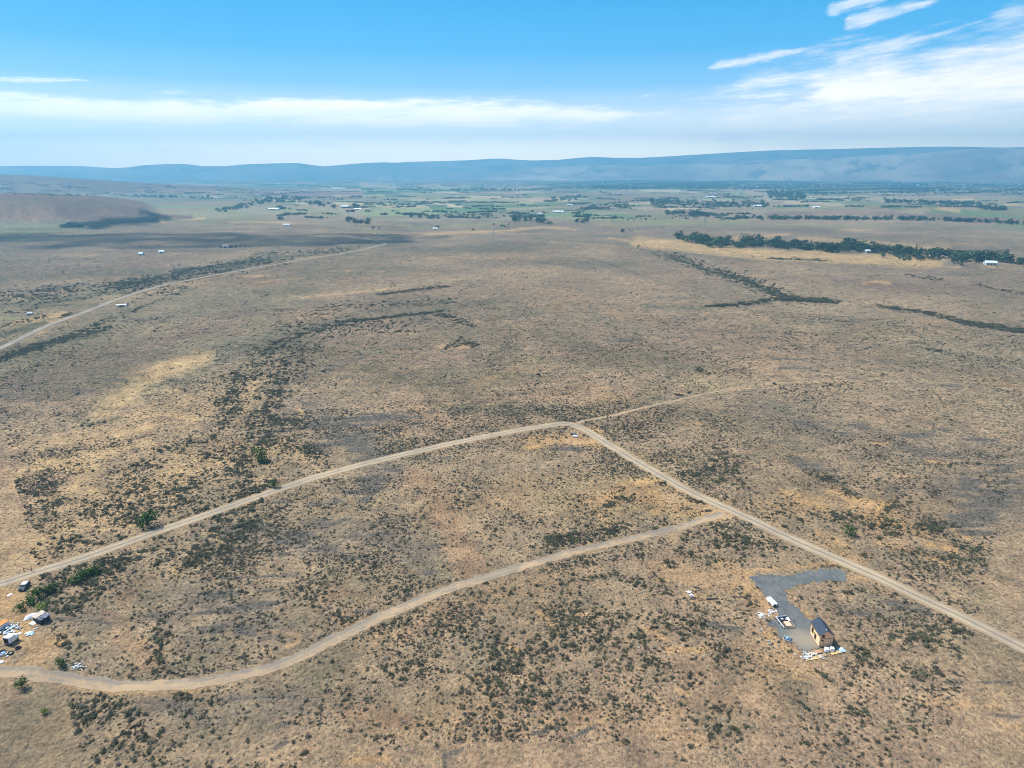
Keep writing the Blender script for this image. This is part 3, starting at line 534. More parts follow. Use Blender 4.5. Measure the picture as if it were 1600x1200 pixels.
# ------------------------------------------------------------------ roads and gravel
def smooth_line(pts, step):
    """Catmull-Rom through world points, resampled"""
    P_ = [np.array(p, float) for p in pts]; P_ = [2 * P_[0] - P_[1]] + P_ + [2 * P_[-1] - P_[-2]]; out = []
    for i in range(1, len(P_) - 2):
        n = max(2, int(np.linalg.norm(P_[i + 1] - P_[i]) / step))
        for t in np.linspace(0, 1, n, endpoint=False):
            a, b, c, d = P_[i - 1:i + 3]
            out.append(.5 * ((2 * b) + (c - a) * t + (2 * a - 5 * b + 4 * c - d) * t * t + (3 * b - a - 3 * c + d) * t ** 3))
    out.append(P_[-2]); return np.array(out)
def road(name, pix, width, mt, lift=.06, step=1.5, edge=.25, fade=None, nc=9):
    pts = [P(*p)[:2] for p in pix]; L = smooth_line(pts, step)
    T = np.gradient(L, axis=0); T /= np.linalg.norm(T, axis=1)[:, None]; N = np.stack([-T[:, 1], T[:, 0]], 1)
    s = np.concatenate([[0], np.cumsum(np.linalg.norm(np.diff(L, axis=0), axis=1))])
    wl_ = width / 2 * (1 + edge * (fbm(s / 5, s * 0 + 1, 90, 4) - .5) * 2); wr_ = width / 2 * (1 + edge * (fbm(s / 5, s * 0 + 9, 91, 4) - .5) * 2)
    if fade is not None: q = np.clip(1 - (s / s[-1] - fade) / (1 - fade), .05, 1); wl_ *= q; wr_ *= q
    t = np.linspace(-1, 1, nc); V = []; uv = []
    for i in range(len(L)):
        for tt in t:
            wd = wl_[i] if tt > 0 else wr_[i]; p = L[i] + N[i] * tt * wd
            z = float(height(p[0], p[1])) + lift * (1 - .55 * abs(tt) ** 3)
            V.append((p[0], p[1], z)); uv.append((tt, s[i]))
    n = nc; f = [(i * n + j, i * n + j + 1, (i + 1) * n + j + 1, (i + 1) * n + j) for i in range(len(L) - 1) for j in range(n - 1)]
    o = mesh_obj(name, V, [q[::-1] for q in f], mt, smooth=True); tag(o, kind='structure')
    at = o.data.color_attributes.new('lane', 'FLOAT_COLOR', 'POINT')
    at.data.foreach_set('color', np.array([[(a + 1) / 2, b / 1000, 0, 1] for a, b in uv], np.float32).ravel())
    return o, L
def road_mat(name, base, rut, crown, edge, wild=0.0, ragged=0.0):
    m_, k, b = new_mat(name); at = k.n('ShaderNodeAttribute', attribute_name='lane'); sp = k.n('ShaderNodeSeparateColor'); k.t.links.new(at.outputs['Color'], sp.inputs[0])
    g = k.n('ShaderNodeNewGeometry'); pos = g.outputs['Position']; n1 = k.noise(pos, .5, 5, .6); n2 = k.noise(pos, 3.0, 4, .7); n0 = k.noise(pos, .07, 3, .6)
    t = k.m('ABSOLUTE', k.m('SUBTRACT', k.m('MULTIPLY', sp.outputs[0], 2), 1)); t = k.m('ADD', t, k.m('MULTIPLY', k.m('SUBTRACT', n1, .5), .22))
    r = k.m('SUBTRACT', 1, k.ramp(k.m('ABSOLUTE', k.m('SUBTRACT', t, .42)), .08, .26)); c = k.mix(r, base, rut)
    c = k.mix(k.m('SUBTRACT', 1, k.ramp(t, .05, .2)), c, crown)
    c = k.mix(k.ramp(t, .72, .92), c, edge)
    if wild:
        nn = k.noise(pos, .11, 5, .7); c = k.mix(k.m('MULTIPLY', k.ramp(k.m('ADD', nn, k.m('MULTIPLY', k.m('SUBTRACT', sp.outputs[0], .5), .25)), .44, .56), wild), c, edge)
    c = k.mix(1.0, c, k.mix(k.ramp(n2, .3, .7), (.80, .80, .80), (1.2, 1.2, 1.2)), 'MULTIPLY')
    c = k.mix(1.0, c, k.mix(k.ramp(n0, .35, .65), (.86, .87, .9), (1.12, 1.1, 1.06)), 'MULTIPLY')
    k.set(b.inputs['Base Color'], c)
    bp = k.n('ShaderNodeBump'); bp.inputs['Strength'].default_value = .4; bp.inputs['Distance'].default_value = .2; k.set(bp.inputs['Height'], n2); k.t.links.new(bp.outputs[0], b.inputs['Normal'])
    # the worn surface gives out in ragged patches towards its shoulders
    tt = k.m('ABSOLUTE', k.m('SUBTRACT', k.m('MULTIPLY', sp.outputs[0], 2), 1)); rg = k.m('ADD', k.m('MULTIPLY', n1, .6), k.m('MULTIPLY', k.noise(pos, 1.3, 4, .65), .6))
    al = k.ramp(k.m('SUBTRACT', k.m('ADD', rg, .42 - .30 * ragged), k.m('MULTIPLY', k.m('POWER', tt, 2.2 - ragged), .95)), .02, .16)
    tr = k.n('ShaderNodeBsdfTransparent'); ms = k.n('ShaderNodeMixShader'); k.set(ms.inputs[0], al); k.t.links.new(tr.outputs[0], ms.inputs[1]); k.t.links.new(b.outputs[0], ms.inputs[2])
    k.t.links.new(ms.outputs[0], [n for n in k.t.nodes if n.type == 'OUTPUT_MATERIAL'][0].inputs[0])
    return m_
M_GRAV = road_mat('gravel road', A(172, 157, 136), A(192, 178, 156), A(157, 145, 128), A(184, 160, 128))
M_DIRT = road_mat('dirt track', A(162, 150, 134), A(152, 143, 130), A(172, 156, 134), A(192, 167, 136), .8, .9)
M_FAINT = road_mat('faint track', A(182, 160, 136), A(190, 167, 140), A(168, 148, 124), A(176, 154, 128), 0, 1.0)
M_FAR = road_mat('county road', A(160, 152, 140), A(168, 160, 148), A(160, 152, 140), A(148, 140, 122))
R1 = [(-60, 931), (0, 912), (60, 893), (120, 875), (200, 847), (300, 812), (400, 777), (480, 750), (560, 727), (640, 708), (720, 690), (800, 674), (852, 665.5), (884, 662.2), (904, 667), (925, 678), (960, 700), (1010, 730), (1080, 769), (1150, 801), (1230, 839), (1300, 870), (1370, 901), (1430, 930), (1500, 963), (1560, 993), (1680, 1052)]
R2 = [(1132, 802), (1090, 815), (1060, 825), (1000, 839), (940, 853), (870, 870), (800, 890), (730, 910), (660, 935), (600, 962), (540, 990), (480, 1020), (430, 1041), (380, 1055), (320, 1066), (250, 1073), (180, 1072), (110, 1062), (50, 1052), (-20, 1048), (-80, 1050)]
R3 = [(900, 665), (912, 658), (960, 649), (1010, 636), (1060, 625), (1120, 612), (1180, 602), (1260, 596), (1340, 593), (1420, 592)]
R4 = [(-60, 572), (0, 545), (60, 516), (130, 489), (190, 466), (250, 447), (330, 431), (400, 418), (480, 405), (545, 395), (585, 386), (602, 381), (590, 377), (560, 372), (540, 369)]
_, L1 = road('gravel_road', R1, 5.2, M_GRAV, .07, 1.5, .12)
_, L2 = road('dirt_track', R2, 4.8, M_DIRT, .06, 1.0, .55)
_, L3 = road('faint_track', R3, 2.6, M_FAINT, .05, 2.0, .5, fade=.15)
_, L4 = road('county_road', R4, 5.4, M_FAR, .45, 6, .08, nc=5)
PADPX = [(1172, 903), (1185, 897), (1205, 896), (1222, 900), (1250, 895), (1275, 890), (1305, 887), (1318, 893), (1329, 905), (1318, 909), (1295, 909), (1262, 912), (1248, 915), (1234, 919), (1230, 926), (1233, 936), (1246, 949), (1262, 965), (1278, 985), (1286, 1003), (1284, 1014), (1262, 1020), (1250, 1014), (1240, 1006), (1222, 997), (1212, 986), (1200, 979), (1195, 975), (1211, 966), (1214, 955), (1209, 945), (1195, 930), (1185, 920), (1180, 911)]
PAD = np.array([P(*p)[:2] for p in PADPX])
def in_poly(x, y, poly):
    c = np.zeros(np.shape(x), bool); n = len(poly); j = n - 1
    for i in range(n):
        xi, yi = poly[i]; xj, yj = poly[j]
        c ^= ((yi > y) != (yj > y)) & (x < (xj - xi) * (y - yi) / (yj - yi + 1e-12) + xi); j = i
    return c
def pad():
    st = .35; x0, y0 = PAD.min(0) - 2; x1, y1 = PAD.max(0) + 2; gx = np.arange(x0, x1, st); gy = np.arange(y0, y1, st); XX, YY = np.meshgrid(gx, gy)
    wx = XX + .6 * (fbm(XX / .7, YY / .7, 97, 3) - .5) * 2 + 1.2 * (fbm(XX / 1.6, YY / 1.6, 95) - .5) * 2; wy = YY + .6 * (fbm(XX / .7, YY / .7, 98, 3) - .5) * 2 + 1.2 * (fbm(XX / 1.6, YY / 1.6, 99) - .5) * 2
    m_ = in_poly(wx, wy, PAD); idx = -np.ones(XX.shape, int); V = []; F_ = []
    Z = height(XX, YY) + .05
    def vid(a, b):
        if idx[a, b] < 0: idx[a, b] = len(V); V.append((XX[a, b], YY[a, b], Z[a, b]))
        return idx[a, b]
    for a in range(XX.shape[0] - 1):
        for b in range(XX.shape[1] - 1):
            if m_[a, b] and m_[a + 1, b] and m_[a, b + 1] and m_[a + 1, b + 1]: F_.append((vid(a, b), vid(a, b + 1), vid(a + 1, b + 1), vid(a + 1, b)))
    mt, k, b = new_mat('crushed gravel'); g = k.n('ShaderNodeNewGeometry'); pos = g.outputs['Position']
    n1 = k.noise(pos, .25, 4, .6); n2 = k.noise(pos, 4, 4, .7)
    c = k.mix(k.ramp(n1, .35, .65), A(104, 109, 113), A(120, 124, 126)); c = k.mix(1.0, c, k.mix(k.ramp(n2, .3, .7), (.76, .76, .76), (1.24, 1.24, 1.23)), 'MULTIPLY')
    c = k.mix(1.0, c, k.mix(k.ramp(k.noise(pos, 1.0, 5, .65), .3, .7), (.90, .90, .91), (1.10, 1.10, 1.09)), 'MULTIPLY')
    # dusty, driven-in part near the little house
    hx, hy, _ = P(1255, 1000); vd = k.n('ShaderNodeVectorMath', operation='DISTANCE'); k.t.links.new(pos, vd.inputs[0]); vd.inputs[1].default_value = (hx, hy, 0)
    c = k.mix(k.m('MULTIPLY', k.m('SUBTRACT', 1, k.ramp(k.m('ADD', vd.outputs['Value'], k.m('MULTIPLY', n1, 5)), 3.5, 9)), .8), c, A(170, 160, 142))
    k.set(b.inputs['Base Color'], c); bp = k.n('ShaderNodeBump'); bp.inputs['Strength'].default_value = .4; bp.inputs['Distance'].default_value = .15; k.set(bp.inputs['Height'], n2); k.t.links.new(bp.outputs[0], b.inputs['Normal'])
    o = mesh_obj('gravel_pad', V, F_, mt, smooth=True); tag(o, kind='structure')
pad()

# ------------------------------------------------------------------ shrubs
def leaf_cloud(rs, n, rad, hgt, size, base=.0, up=.35, lobes=1, spread=.5):
    """clumps of small faces through a crown's volume"""
    V = []; F_ = []; ctr = [(rs.uniform(-spread, spread) * rad, rs.uniform(-spread, spread) * rad, rs.uniform(.0, .35) * hgt, rs.uniform(.45, .75)) for _ in range(lobes)] if lobes > 1 else [(0, 0, 0, 1.0)]
    for i in range(n):
        cx, cy, cz, cr = ctr[i % len(ctr)]
        th = rs.uniform(0, 2 * math.pi); ph = math.acos(rs.uniform(-.15, 1)); q = rs.uniform(.3, 1.0) ** .6 * cr * rs.uniform(.68, 1.38)
        p = np.array([math.cos(th) * math.sin(ph) * rad * q + cx, math.sin(th) * math.sin(ph) * rad * q + cy, max(.02, base + cz + math.cos(ph) * hgt * q)])
        nrm = np.array([math.cos(th) * math.sin(ph), math.sin(th) * math.sin(ph), math.cos(ph) + up]) + np.array([rs.gauss(0, .55) for _ in range(3)])
        nrm /= np.linalg.norm(nrm); a = np.cross(nrm, [rs.random(), rs.random(), rs.random() + .1]); a /= np.linalg.norm(a); b_ = np.cross(nrm, a); s = size * rs.uniform(.6, 1.35); k = len(V)
        V += [p + a * s, p + b_ * s * .8, p - a * s * .9, p - b_ * s * .7]; F_.append((k, k + 1, k + 2, k + 3))
    return V, F_
def stems(rs, n, rad, hgt):
    V = []; F_ = []
    for i in range(n):
        th = rs.uniform(0, 2 * math.pi); q = rs.uniform(.2, .9); e = np.array([math.cos(th) * rad * q, math.sin(th) * rad * q, hgt * rs.uniform(.5, .9)]); k = len(V); w_ = rad * .05
        s = np.array([-math.sin(th), math.cos(th), 0]) * w_
        V += [s, -s, np.array([0, 0, w_ * 2]), e]; F_ += [(k, k + 1, k + 3), (k + 1, k + 2, k + 3), (k + 2, k, k + 3)]
    return V, F_
def merge(*parts):
    V = []; F_ = []; MI = []
    for (v, f), mi in parts:
        k = len(V); V += list(v); F_ += [tuple(q + k for q in g) for g in f]; MI += [mi] * len(f)
    return V, F_, MI
def foliage_mat(name, dark, light, rnd=.28, scale=2.2, trans=.12):
    m_, k, b = new_mat(name); tcn = k.n('ShaderNodeTexCoord'); oi = k.n('ShaderNodeObjectInfo')
    f = k.noise(tcn.outputs['Object'], scale, 4, .6); c = k.mix(k.ramp(f, .3, .7), dark, light)
    c = k.mix(1.0, c, k.mix(oi.outputs['Random'], (1 - rnd, 1 - rnd, 1 - rnd * .9), (1 + rnd * 1.1, 1 + rnd, 1 + rnd * .8)), 'MULTIPLY')
    k.set(b.inputs['Base Color'], c); b.inputs['Roughness'].default_value = .8; b.inputs['Specular IOR Level'].default_value = .1
    return m_
M_SAGE = foliage_mat('sagebrush leaves', (.038, .040, .027), (.12, .116, .083))
M_DSAGE = foliage_mat('bitterbrush leaves', (.050, .053, .029), (.145, .143, .085))
M_DRY = foliage_mat('dry shrub twigs', (.09, .083, .075), (.22, .20, .175))
M_GRASS = foliage_mat('bunchgrass', (.26, .22, .14), (.46, .39, .27))
M_STEM = mat('woody stems', (.10, .08, .06))
M_GREEN = foliage_mat('green leaves', (.022, .048, .010), (.075, .14, .026), .12)
M_YGREEN = foliage_mat('yellow green leaves', (.10, .14, .03), (.24, .28, .07), .12)
M_FTREE = foliage_mat('cottonwood leaves', (.030, .054, .024), (.10, .14, .06), .45, .25)
M_FTREE2 = foliage_mat('willow leaves', (.05, .08, .035), (.13, .17, .08), .3, .25)
M_CONIF = foliage_mat('conifer needles', (.016, .030, .016), (.045, .068, .034), .25, .3)
M_BARK = mat('bark', (.11, .085, .06))

PROTO = bpy.data.collections.new('plant prototypes')     # instancing sources only, never linked to the scene
def proto(name, V, F_, mats, MI=None, coll=PROTO):
    me = bpy.data.meshes.new(name); me.from_pydata([tuple(map(float, v)) for v in V], [], F_)
    for m_ in mats: me.materials.append(m_)
    if MI is not None: me.polygons.foreach_set('material_index', MI)
    me.update(); o = bpy.data.objects.new(name, me); coll.objects.link(o); return o
SHRUB = []
for i in range(8):
    rs = random.Random(100 + i)
    if i < 3: v, f, mi = merge((leaf_cloud(rs, 110, .5, .45, .085, .05, lobes=[3, 4, 5][i], spread=.65), 0), (stems(rs, 8, .5, .45), 1)); ms = [M_SAGE, M_STEM]
    elif i < 6: v, f, mi = merge((leaf_cloud(rs, 150, .5, .55, .085, .05, lobes=[4, 6, 3][i - 3], spread=.75), 0), (stems(rs, 10, .5, .6), 1)); ms = [M_DSAGE, M_STEM]
    elif i == 6: v, f, mi = merge((leaf_cloud(rs, 60, .5, .35, .08, .03, lobes=3), 0), (stems(rs, 22, .5, .45), 0)); ms = [M_DRY]
    else: v, f, mi = merge((leaf_cloud(rs, 34, .42, .3, .13, .0, up=.8), 0)); ms = [M_GRASS]
    SHRUB.append(proto('shrub_%d' % i, v, f, ms, mi))

# density of brush from hand-placed regions
THICK = [ ([(40, 950), (90, 925), (160, 890), (205, 865)], 24, 1.), ([(100, 1000), (90, 960), (130, 930), (180, 910)], 22, .8), ([(200, 850), (300, 808), (370, 785), (420, 760)], 14, .9), ([(120, 1010), (110, 1040)], 10, .9),
 ([(210, 800), (260, 780), (300, 760), (370, 730), (410, 700), (430, 660), (430, 610), (450, 570)], 18, .8), ([(330, 680), (360, 640), (370, 600), (400, 570)], 18, .9), ([(230, 815), (180, 840), (120, 870)], 18, .7), ([(370, 760), (330, 840), (300, 880)], 14, .9), ([(400, 790), (350, 860)], 12, .8), ([(300, 690), (240, 720), (200, 770)], 16, .6), ([(450, 700), (480, 700), (520, 730)], 14, .6), ([(430, 540), (480, 520), (560, 500)], 10, .9), ([(440, 660), (500, 670)], 14, .5),
 ([(540, 505), (640, 492), (690, 486)], 3.5, .9), ([(680, 490), (740, 510)], 7, .8), ([(590, 460), (690, 448)], 3.5, .9), ([(590, 520), (650, 518)], 4.5, .8), ([(700, 545), (720, 530), (740, 540)], 7, .9), ([(430, 535), (400, 560)], 12, .7), ([(500, 480), (700, 470)], 10, .4),
 ([(245, 1045), (250, 1000), (262, 960)], 9, .8), ([(20, 1120), (100, 1110), (230, 1150)], 30, .6), ([(200, 1100), (230, 1180)], 18, .7), ([(130, 1150), (60, 1180)], 22, .6), ([(180, 1060), (330, 1100)], 12, .4), ([(290, 960), (330, 1000)], 12, .4), ([(0, 800), (90, 830), (60, 760)], 30, .35), ([(20, 870), (110, 850)], 18, .55), ([(150, 800), (230, 790)], 16, .6), ([(130, 665), (190, 655)], 8, .5), ([(0, 720), (60, 700)], 8, .4),
 ([(950, 790), (960, 775), (990, 780)], 10, .9), ([(860, 845), (900, 838), (960, 850)], 12, .8), ([(950, 830), (1000, 820), (1050, 818)], 10, .7), ([(1060, 755), (1080, 775), (1095, 785)], 7, 1.), ([(1030, 755), (1050, 760)], 6, .8), ([(970, 765), (985, 785)], 8, .7), ([(870, 850), (890, 835)], 9, .8),
 ([(1090, 825), (1140, 840), (1200, 860)], 18, .7), ([(1060, 860), (1120, 880), (1200, 885)], 12, .55), ([(1150, 850), (1170, 875)], 12, .6), ([(1035, 880), (1050, 882)], 8, .9), ([(910, 880), (1000, 870)], 12, .5),
 ([(1150, 720), (1120, 710), (1130, 745)], 14, .6), ([(1060, 740), (1140, 730), (1160, 760)], 12, .5), ([(1290, 745), (1320, 765), (1338, 780)], 7, 1.), ([(1255, 735), (1300, 755)], 8, .7), ([(1230, 800), (1330, 810), (1400, 820)], 22, .6), ([(1390, 790), (1430, 780), (1460, 770)], 10, .8), ([(1390, 830), (1480, 825), (1500, 850)], 16, .7), ([(1480, 870), (1540, 880), (1500, 840)], 12, .7), ([(1330, 850), (1350, 870)], 8, .6), ([(1450, 725), (1530, 725)], 4, .8),
 ([(1290, 925), (1340, 925), (1400, 930)], 8, .8), ([(1330, 1005), (1360, 1030), (1400, 1055)], 10, 1.), ([(1320, 1010), (1310, 1020)], 7, .9), ([(1400, 940), (1500, 990), (1600, 1040)], 18, .6), ([(1420, 990), (1540, 1040), (1600, 1060)], 22, .6), ([(1350, 1050), (1500, 1060)], 24, .4), ([(1540, 1010), (1590, 1030)], 8, .9), ([(1570, 970), (1600, 990)], 10, 1.), ([(1270, 1040), (1300, 1060)], 8, .7),
 ([(960, 960), (1060, 970), (1110, 1010)], 20, .6), ([(900, 960), (1000, 1010), (980, 1050)], 30, .5), ([(700, 920), (780, 930), (900, 920)], 22, .5), ([(780, 1020), (900, 1010), (960, 1000)], 30, .5), ([(620, 1050), (760, 1060), (840, 1090)], 26, .45), ([(840, 1060), (820, 1100)], 16, .6), ([(1060, 1100), (1150, 1130)], 26, .5), ([(1080, 1075), (1100, 1060)], 8, 1.), ([(1130, 1010), (1120, 1030)], 8, 1.), ([(600, 1140), (620, 1200)], 20, .5), ([(1000, 1180), (1060, 1190)], 14, .6), ([(620, 1170), (610, 1200)], 10, .9), ([(1150, 1140), (1160, 1155)], 6, 1.), ([(1340, 1110), (1420, 1150)], 20, .4), ([(960, 900), (1060, 930)], 14, .5), ([(1010, 1040), (1060, 1060)], 20, .4), ([(500, 950), (560, 980)], 10, .3),
 ([(1415, 430), (1470, 437)], 4, .9), ([(1520, 445), (1600, 460)], 3.5, .8), ([(1380, 430), (1360, 432)], 3, .7), ([(1450, 545), (1470, 550)], 3, .8), ([(1090, 575), (1105, 585)], 4, .9), ([(840, 585), (860, 583)], 3, .9), ([(1060, 618), (1080, 612)], 4, .8), ([(0, 510), (70, 495)], 5, .8), ([(90, 500), (110, 490), (130, 487)], 3.5, 1.), ([(0, 560), (80, 535), (170, 512)], 5, .8), ([(180, 485), (240, 460), (290, 450)], 5, .7), ([(0, 470), (100, 460), (200, 448)], 22, .75), ([(60, 920), (220, 820), (330, 745), (400, 690), (430, 600), (480, 520)], 46, .42), ([(420, 560), (560, 510), (700, 500)], 18, .4), ([(250, 880), (330, 820), (400, 790)], 24, .5), ([(150, 458), (240, 442), (340, 422), (440, 403)], 15, .8), ([(60, 545), (160, 505), (280, 458)], 6, .8), ([(400, 400), (540, 390)], 8, .5), ([(170, 445), (260, 435)], 8, .8), ([(270, 425), (420, 405)], 5, .8)]
def veg_density(px, py, X, Y):
    az = np.arctan2(X, Y); ld = np.log(np.maximum(np.hypot(X, Y), 30)); nw = .5 * fbm(az * 22, ld * 22, 40, 5) + .5 * fbm(az * 60, ld * 60, 60, 4); nw2 = nw
    th = strokes(px, py, THICK, nw2, .9, .9, 1.75) * (.35 + .65 * sst(fbm(X / 7, Y / 7, 150, 3), .34, .56)); bare = np.maximum(strokes(px, py, SAND, nw) * .8, np.maximum(strokes(px, py, PALE, nw, .4), strokes(px, py, BARE, nw, .8, .9, 1.2) * 1.2)).clip(0, 1.2); rock = strokes(px, py, ROCK, nw, .6); red = strokes(px, py, REDB, nw)
    return th, bare, rock, red
_RG = np.zeros((1500, 1800), bool)
for L_, wd_ in ((L1, 3.1), (L2, 2.6), (L3, 1.4), (L4, 5.0)):
    rr_ = int(math.ceil(wd_))
    for p_, q_ in zip(L_[:-1], L_[1:]):
        for t_ in np.linspace(0, 1, max(2, int(np.linalg.norm(q_ - p_)) + 1)):
            cx_, cy_ = p_ + (q_ - p_) * t_; i0, j0 = int(cy_), int(cx_ + 900)
            for a_ in range(-rr_, rr_ + 1):
                for b_ in range(-rr_, rr_ + 1):
                    if a_ * a_ + b_ * b_ <= wd_ * wd_ and 0 <= i0 + a_ < 1500 and 0 <= j0 + b_ < 1800: _RG[i0 + a_, j0 + b_] = True
def on_road(X, Y):
    i = np.clip(Y.astype(int), 0, 1499); j = np.clip((X + 900).astype(int), 0, 1799)
    return _RG[i, j] | in_poly(X, Y, PAD)
def scatter():
    rng = RNG; pts = []
    def cand(n, r0, r1, px0=-60, px1=1660):
        azm = (az_el(px0, 266)[0], az_el(px1, 266)[0]); a = np.radians(rng.uniform(azm[0] - 1, azm[1] + 1, n)); r = np.sqrt(rng.uniform(r0 ** 2, r1 ** 2, n))
        X = r * np.sin(a); Y = r * np.cos(a); Z = height(X, Y); px, py, zc = project(X, Y, Z); ok = (px > -90) & (px < 1690) & (py < 1290)
        return X[ok], Y[ok], Z[ok], px[ok], py[ok]
    out = []
    for n, r0, r1, k in ((310000, 115, 340, 'n'), (300000, 340, 620, 'm'), (230000, 620, 1150, 'f')):
        X, Y, Z, px, py = cand(n, r0, r1); th, bare, rock, red = veg_density(px, py, X, Y)
        c6 = fbm(X / 14, Y / 14, 120, 4); c40 = fbm(X / 60, Y / 60, 121, 3)
        base = np.clip((c6 - .33) * 2.4, .12, 1) * np.clip((c40 - .26) * 2.4, .4, 1)
        if k == 'n': pr = base * .85 * np.clip(1 - .82 * bare, .03, 1) * (1 - .5 * red) * (1 - .4 * rock) + th * .40 * (1 - .1 * np.clip(bare, 0, 1))
        elif k == 'm': pr = base * .36 * (1 - .8 * bare) + th * .5
        else: pr = base * .16 * (1 - .8 * bare) + th * .6
        keep = rng.random(len(X)) < pr; keep &= ~on_road(X, Y)
        X, Y, Z, px, py, th = (q[keep] for q in (X, Y, Z, px, py, th)); m_ = len(X)
        big = rng.random(m_) < th * (.42 if k == 'n' else .5)
        s = np.where(big, .9 + 1.5 * rng.random(m_) ** 2.2, np.clip(rng.lognormal(-.52, .45, m_), .25, 1.7)); 
        if k == 'f': s *= 1.35
        u = rng.random(m_); typ = np.where(big, np.where(u < .75, 3 + (u * 4).astype(int), 0), np.where(u < .42, (u / .42 * 3).astype(int), np.where(u < .62, 3 + ((u - .42) / .2 * 3).astype(int), np.where(u < .80, 6, 7))))
        typ = np.clip(typ, 0, 7); s = np.where(typ == 7, s * .8, s)
        s = s * (.82 if k == 'n' else 1.0); out.append(np.stack([X, Y, Z, s, s * rng.uniform(.65, 1.2, m_), rng.uniform(0, 6.28, m_), typ, px, py, np.hypot(X, Y)], 1))
    # gully and hedge brush, taller
    lst = [(GULLY[0][:6], 7, 620, 3.0), (GULLY[0][5:7], 4, 240, 3.2), (GULLY[0][7:10], 3.2, 150, 2.4), (GULLY[0][9:], 4, 300, 2.8), (GULLY[1], 3, 160, 2.6), ([(185, 447), (240, 434)], 10, 160, 2.6), ([(270, 427), (420, 404)], 8, 240, 2.4), ([(0, 562), (60, 540), (170, 512)], 4, 200, 2.4), ([(1400, 393), (1560, 395)], 6, 200, 4), ([(590, 461), (700, 447)], 1.6, 90, 2.2), ([(520, 505), (690, 487)], 1.6, 140, 2.2), ([(100, 353), (160, 349), (245, 340)], 3.5, 420, 5), ([(1200, 404), (1300, 408)], 2, 60, 4)]
    for pts_, wd, n, sz in lst:
        t = rng.random(n) * (len(pts_) - 1); i = t.astype(int); f = t - i; p = np.array(pts_ + [pts_[-1]], float); q = p[i] * (1 - f[:, None]) + p[i + 1] * f[:, None]
        q = q + rng.normal(0, 1, (n, 2)) * [wd * 1.6, wd * .42]
        for (a, b) in q:
            x, y, z = P(a, b); s = sz * rng.uniform(.5, 1.3); out.append(np.array([[x, y, z, s, s * .75, rng.uniform(0, 6.28), 3 + rng.integers(0, 3), a, b, math.hypot(x, y)]]))
    return np.vstack(out)
SC = scatter()
KEEP_OUT = [(1279, 1000, 26), (1235, 975, 20), (1206, 940, 12), (1230, 996, 10), (1290, 1022, 34), (60, 965, 26), (10, 995, 26), (38, 915, 14), (48, 988, 14), (1078, 930, 10), (1198, 960, 12), (897, 680, 12), (407, 711, 10), (30, 1068, 9)]
ko = np.zeros(len(SC), bool)
for x, y, r in KEEP_OUT: ko |= np.hypot(SC[:, 7] - x, (SC[:, 8] - y) * 1.5) < r
SC = SC[~ko]
score = SC[:, 3] / SC[:, 9]; vis = (SC[:, 7] > 5) & (SC[:, 7] < 1595) & (SC[:, 8] < 1195) & (SC[:, 6] < 6)
order = np.argsort(-np.where(vis, score, 0)); indiv = order[:288]; rest = np.setdiff1d(np.arange(len(SC)), indiv)

def gn_scatter(name, rows, coll, label, cat, kind='stuff'):
    me = bpy.data.meshes.new(name); me.vertices.add(len(rows)); me.vertices.foreach_set('co', rows[:, :3].astype(np.float32).ravel())
    a = me.attributes.new('sc', 'FLOAT_VECTOR', 'POINT'); a.data.foreach_set('vector', np.stack([rows[:, 3] * (.8 + .5 * vnoise(rows[:, 0] * 9, rows[:, 1] * 9, 5)), rows[:, 3] * (.75 + .5 * vnoise(rows[:, 0] * 8, rows[:, 1] * 8, 6)), rows[:, 4]], 1).astype(np.float32).ravel())
    a = me.attributes.new('rz', 'FLOAT_VECTOR', 'POINT'); a.data.foreach_set('vector', np.stack([rows[:, 5] * 0, rows[:, 5] * 0, rows[:, 5]], 1).astype(np.float32).ravel())
    a = me.attributes.new('pick', 'INT', 'POINT'); a.data.foreach_set('value', rows[:, 6].astype(np.int32))
    o = bpy.data.objects.new(name, me); COL.objects.link(o)
    ng = bpy.data.node_groups.new(name, 'GeometryNodeTree'); ng.interface.new_socket('Geometry', in_out='INPUT', socket_type='NodeSocketGeometry'); ng.interface.new_socket('Geometry', in_out='OUTPUT', socket_type='NodeSocketGeometry')
    N = ng.nodes; gi = N.new('NodeGroupInput'); go = N.new('NodeGroupOutput'); ci = N.new('GeometryNodeCollectionInfo'); ci.inputs[0].default_value = coll; ci.inputs['Separate Children'].default_value = True; ci.inputs['Reset Children'].default_value = True
    ip = N.new('GeometryNodeInstanceOnPoints'); ip.inputs['Pick Instance'].default_value = True
    def na(nm, dt):
        n = N.new('GeometryNodeInputNamedAttribute'); n.data_type = dt; n.inputs[0].default_value = nm; return n.outputs[0]
    er = N.new('FunctionNodeEulerToRotation'); ng.links.new(na('rz', 'FLOAT_VECTOR'), er.inputs[0])
    ng.links.new(gi.outputs[0], ip.inputs['Points']); ng.links.new(ci.outputs[0], ip.inputs['Instance']); ng.links.new(na('pick', 'INT'), ip.inputs['Instance Index']); ng.links.new(er.outputs[0], ip.inputs['Rotation']); ng.links.new(na('sc', 'FLOAT_VECTOR'), ip.inputs['Scale']); ng.links.new(ip.outputs[0], go.inputs[0])
    md = o.modifiers.new('scatter', 'NODES'); md.node_group = ng
    tag(o, label, cat, kind=kind); return o
gn_scatter('scattered_shrubs', SC[rest], PROTO, 'low sagebrush, dry shrubs and bunchgrass dotted over the whole steppe', 'shrubs')

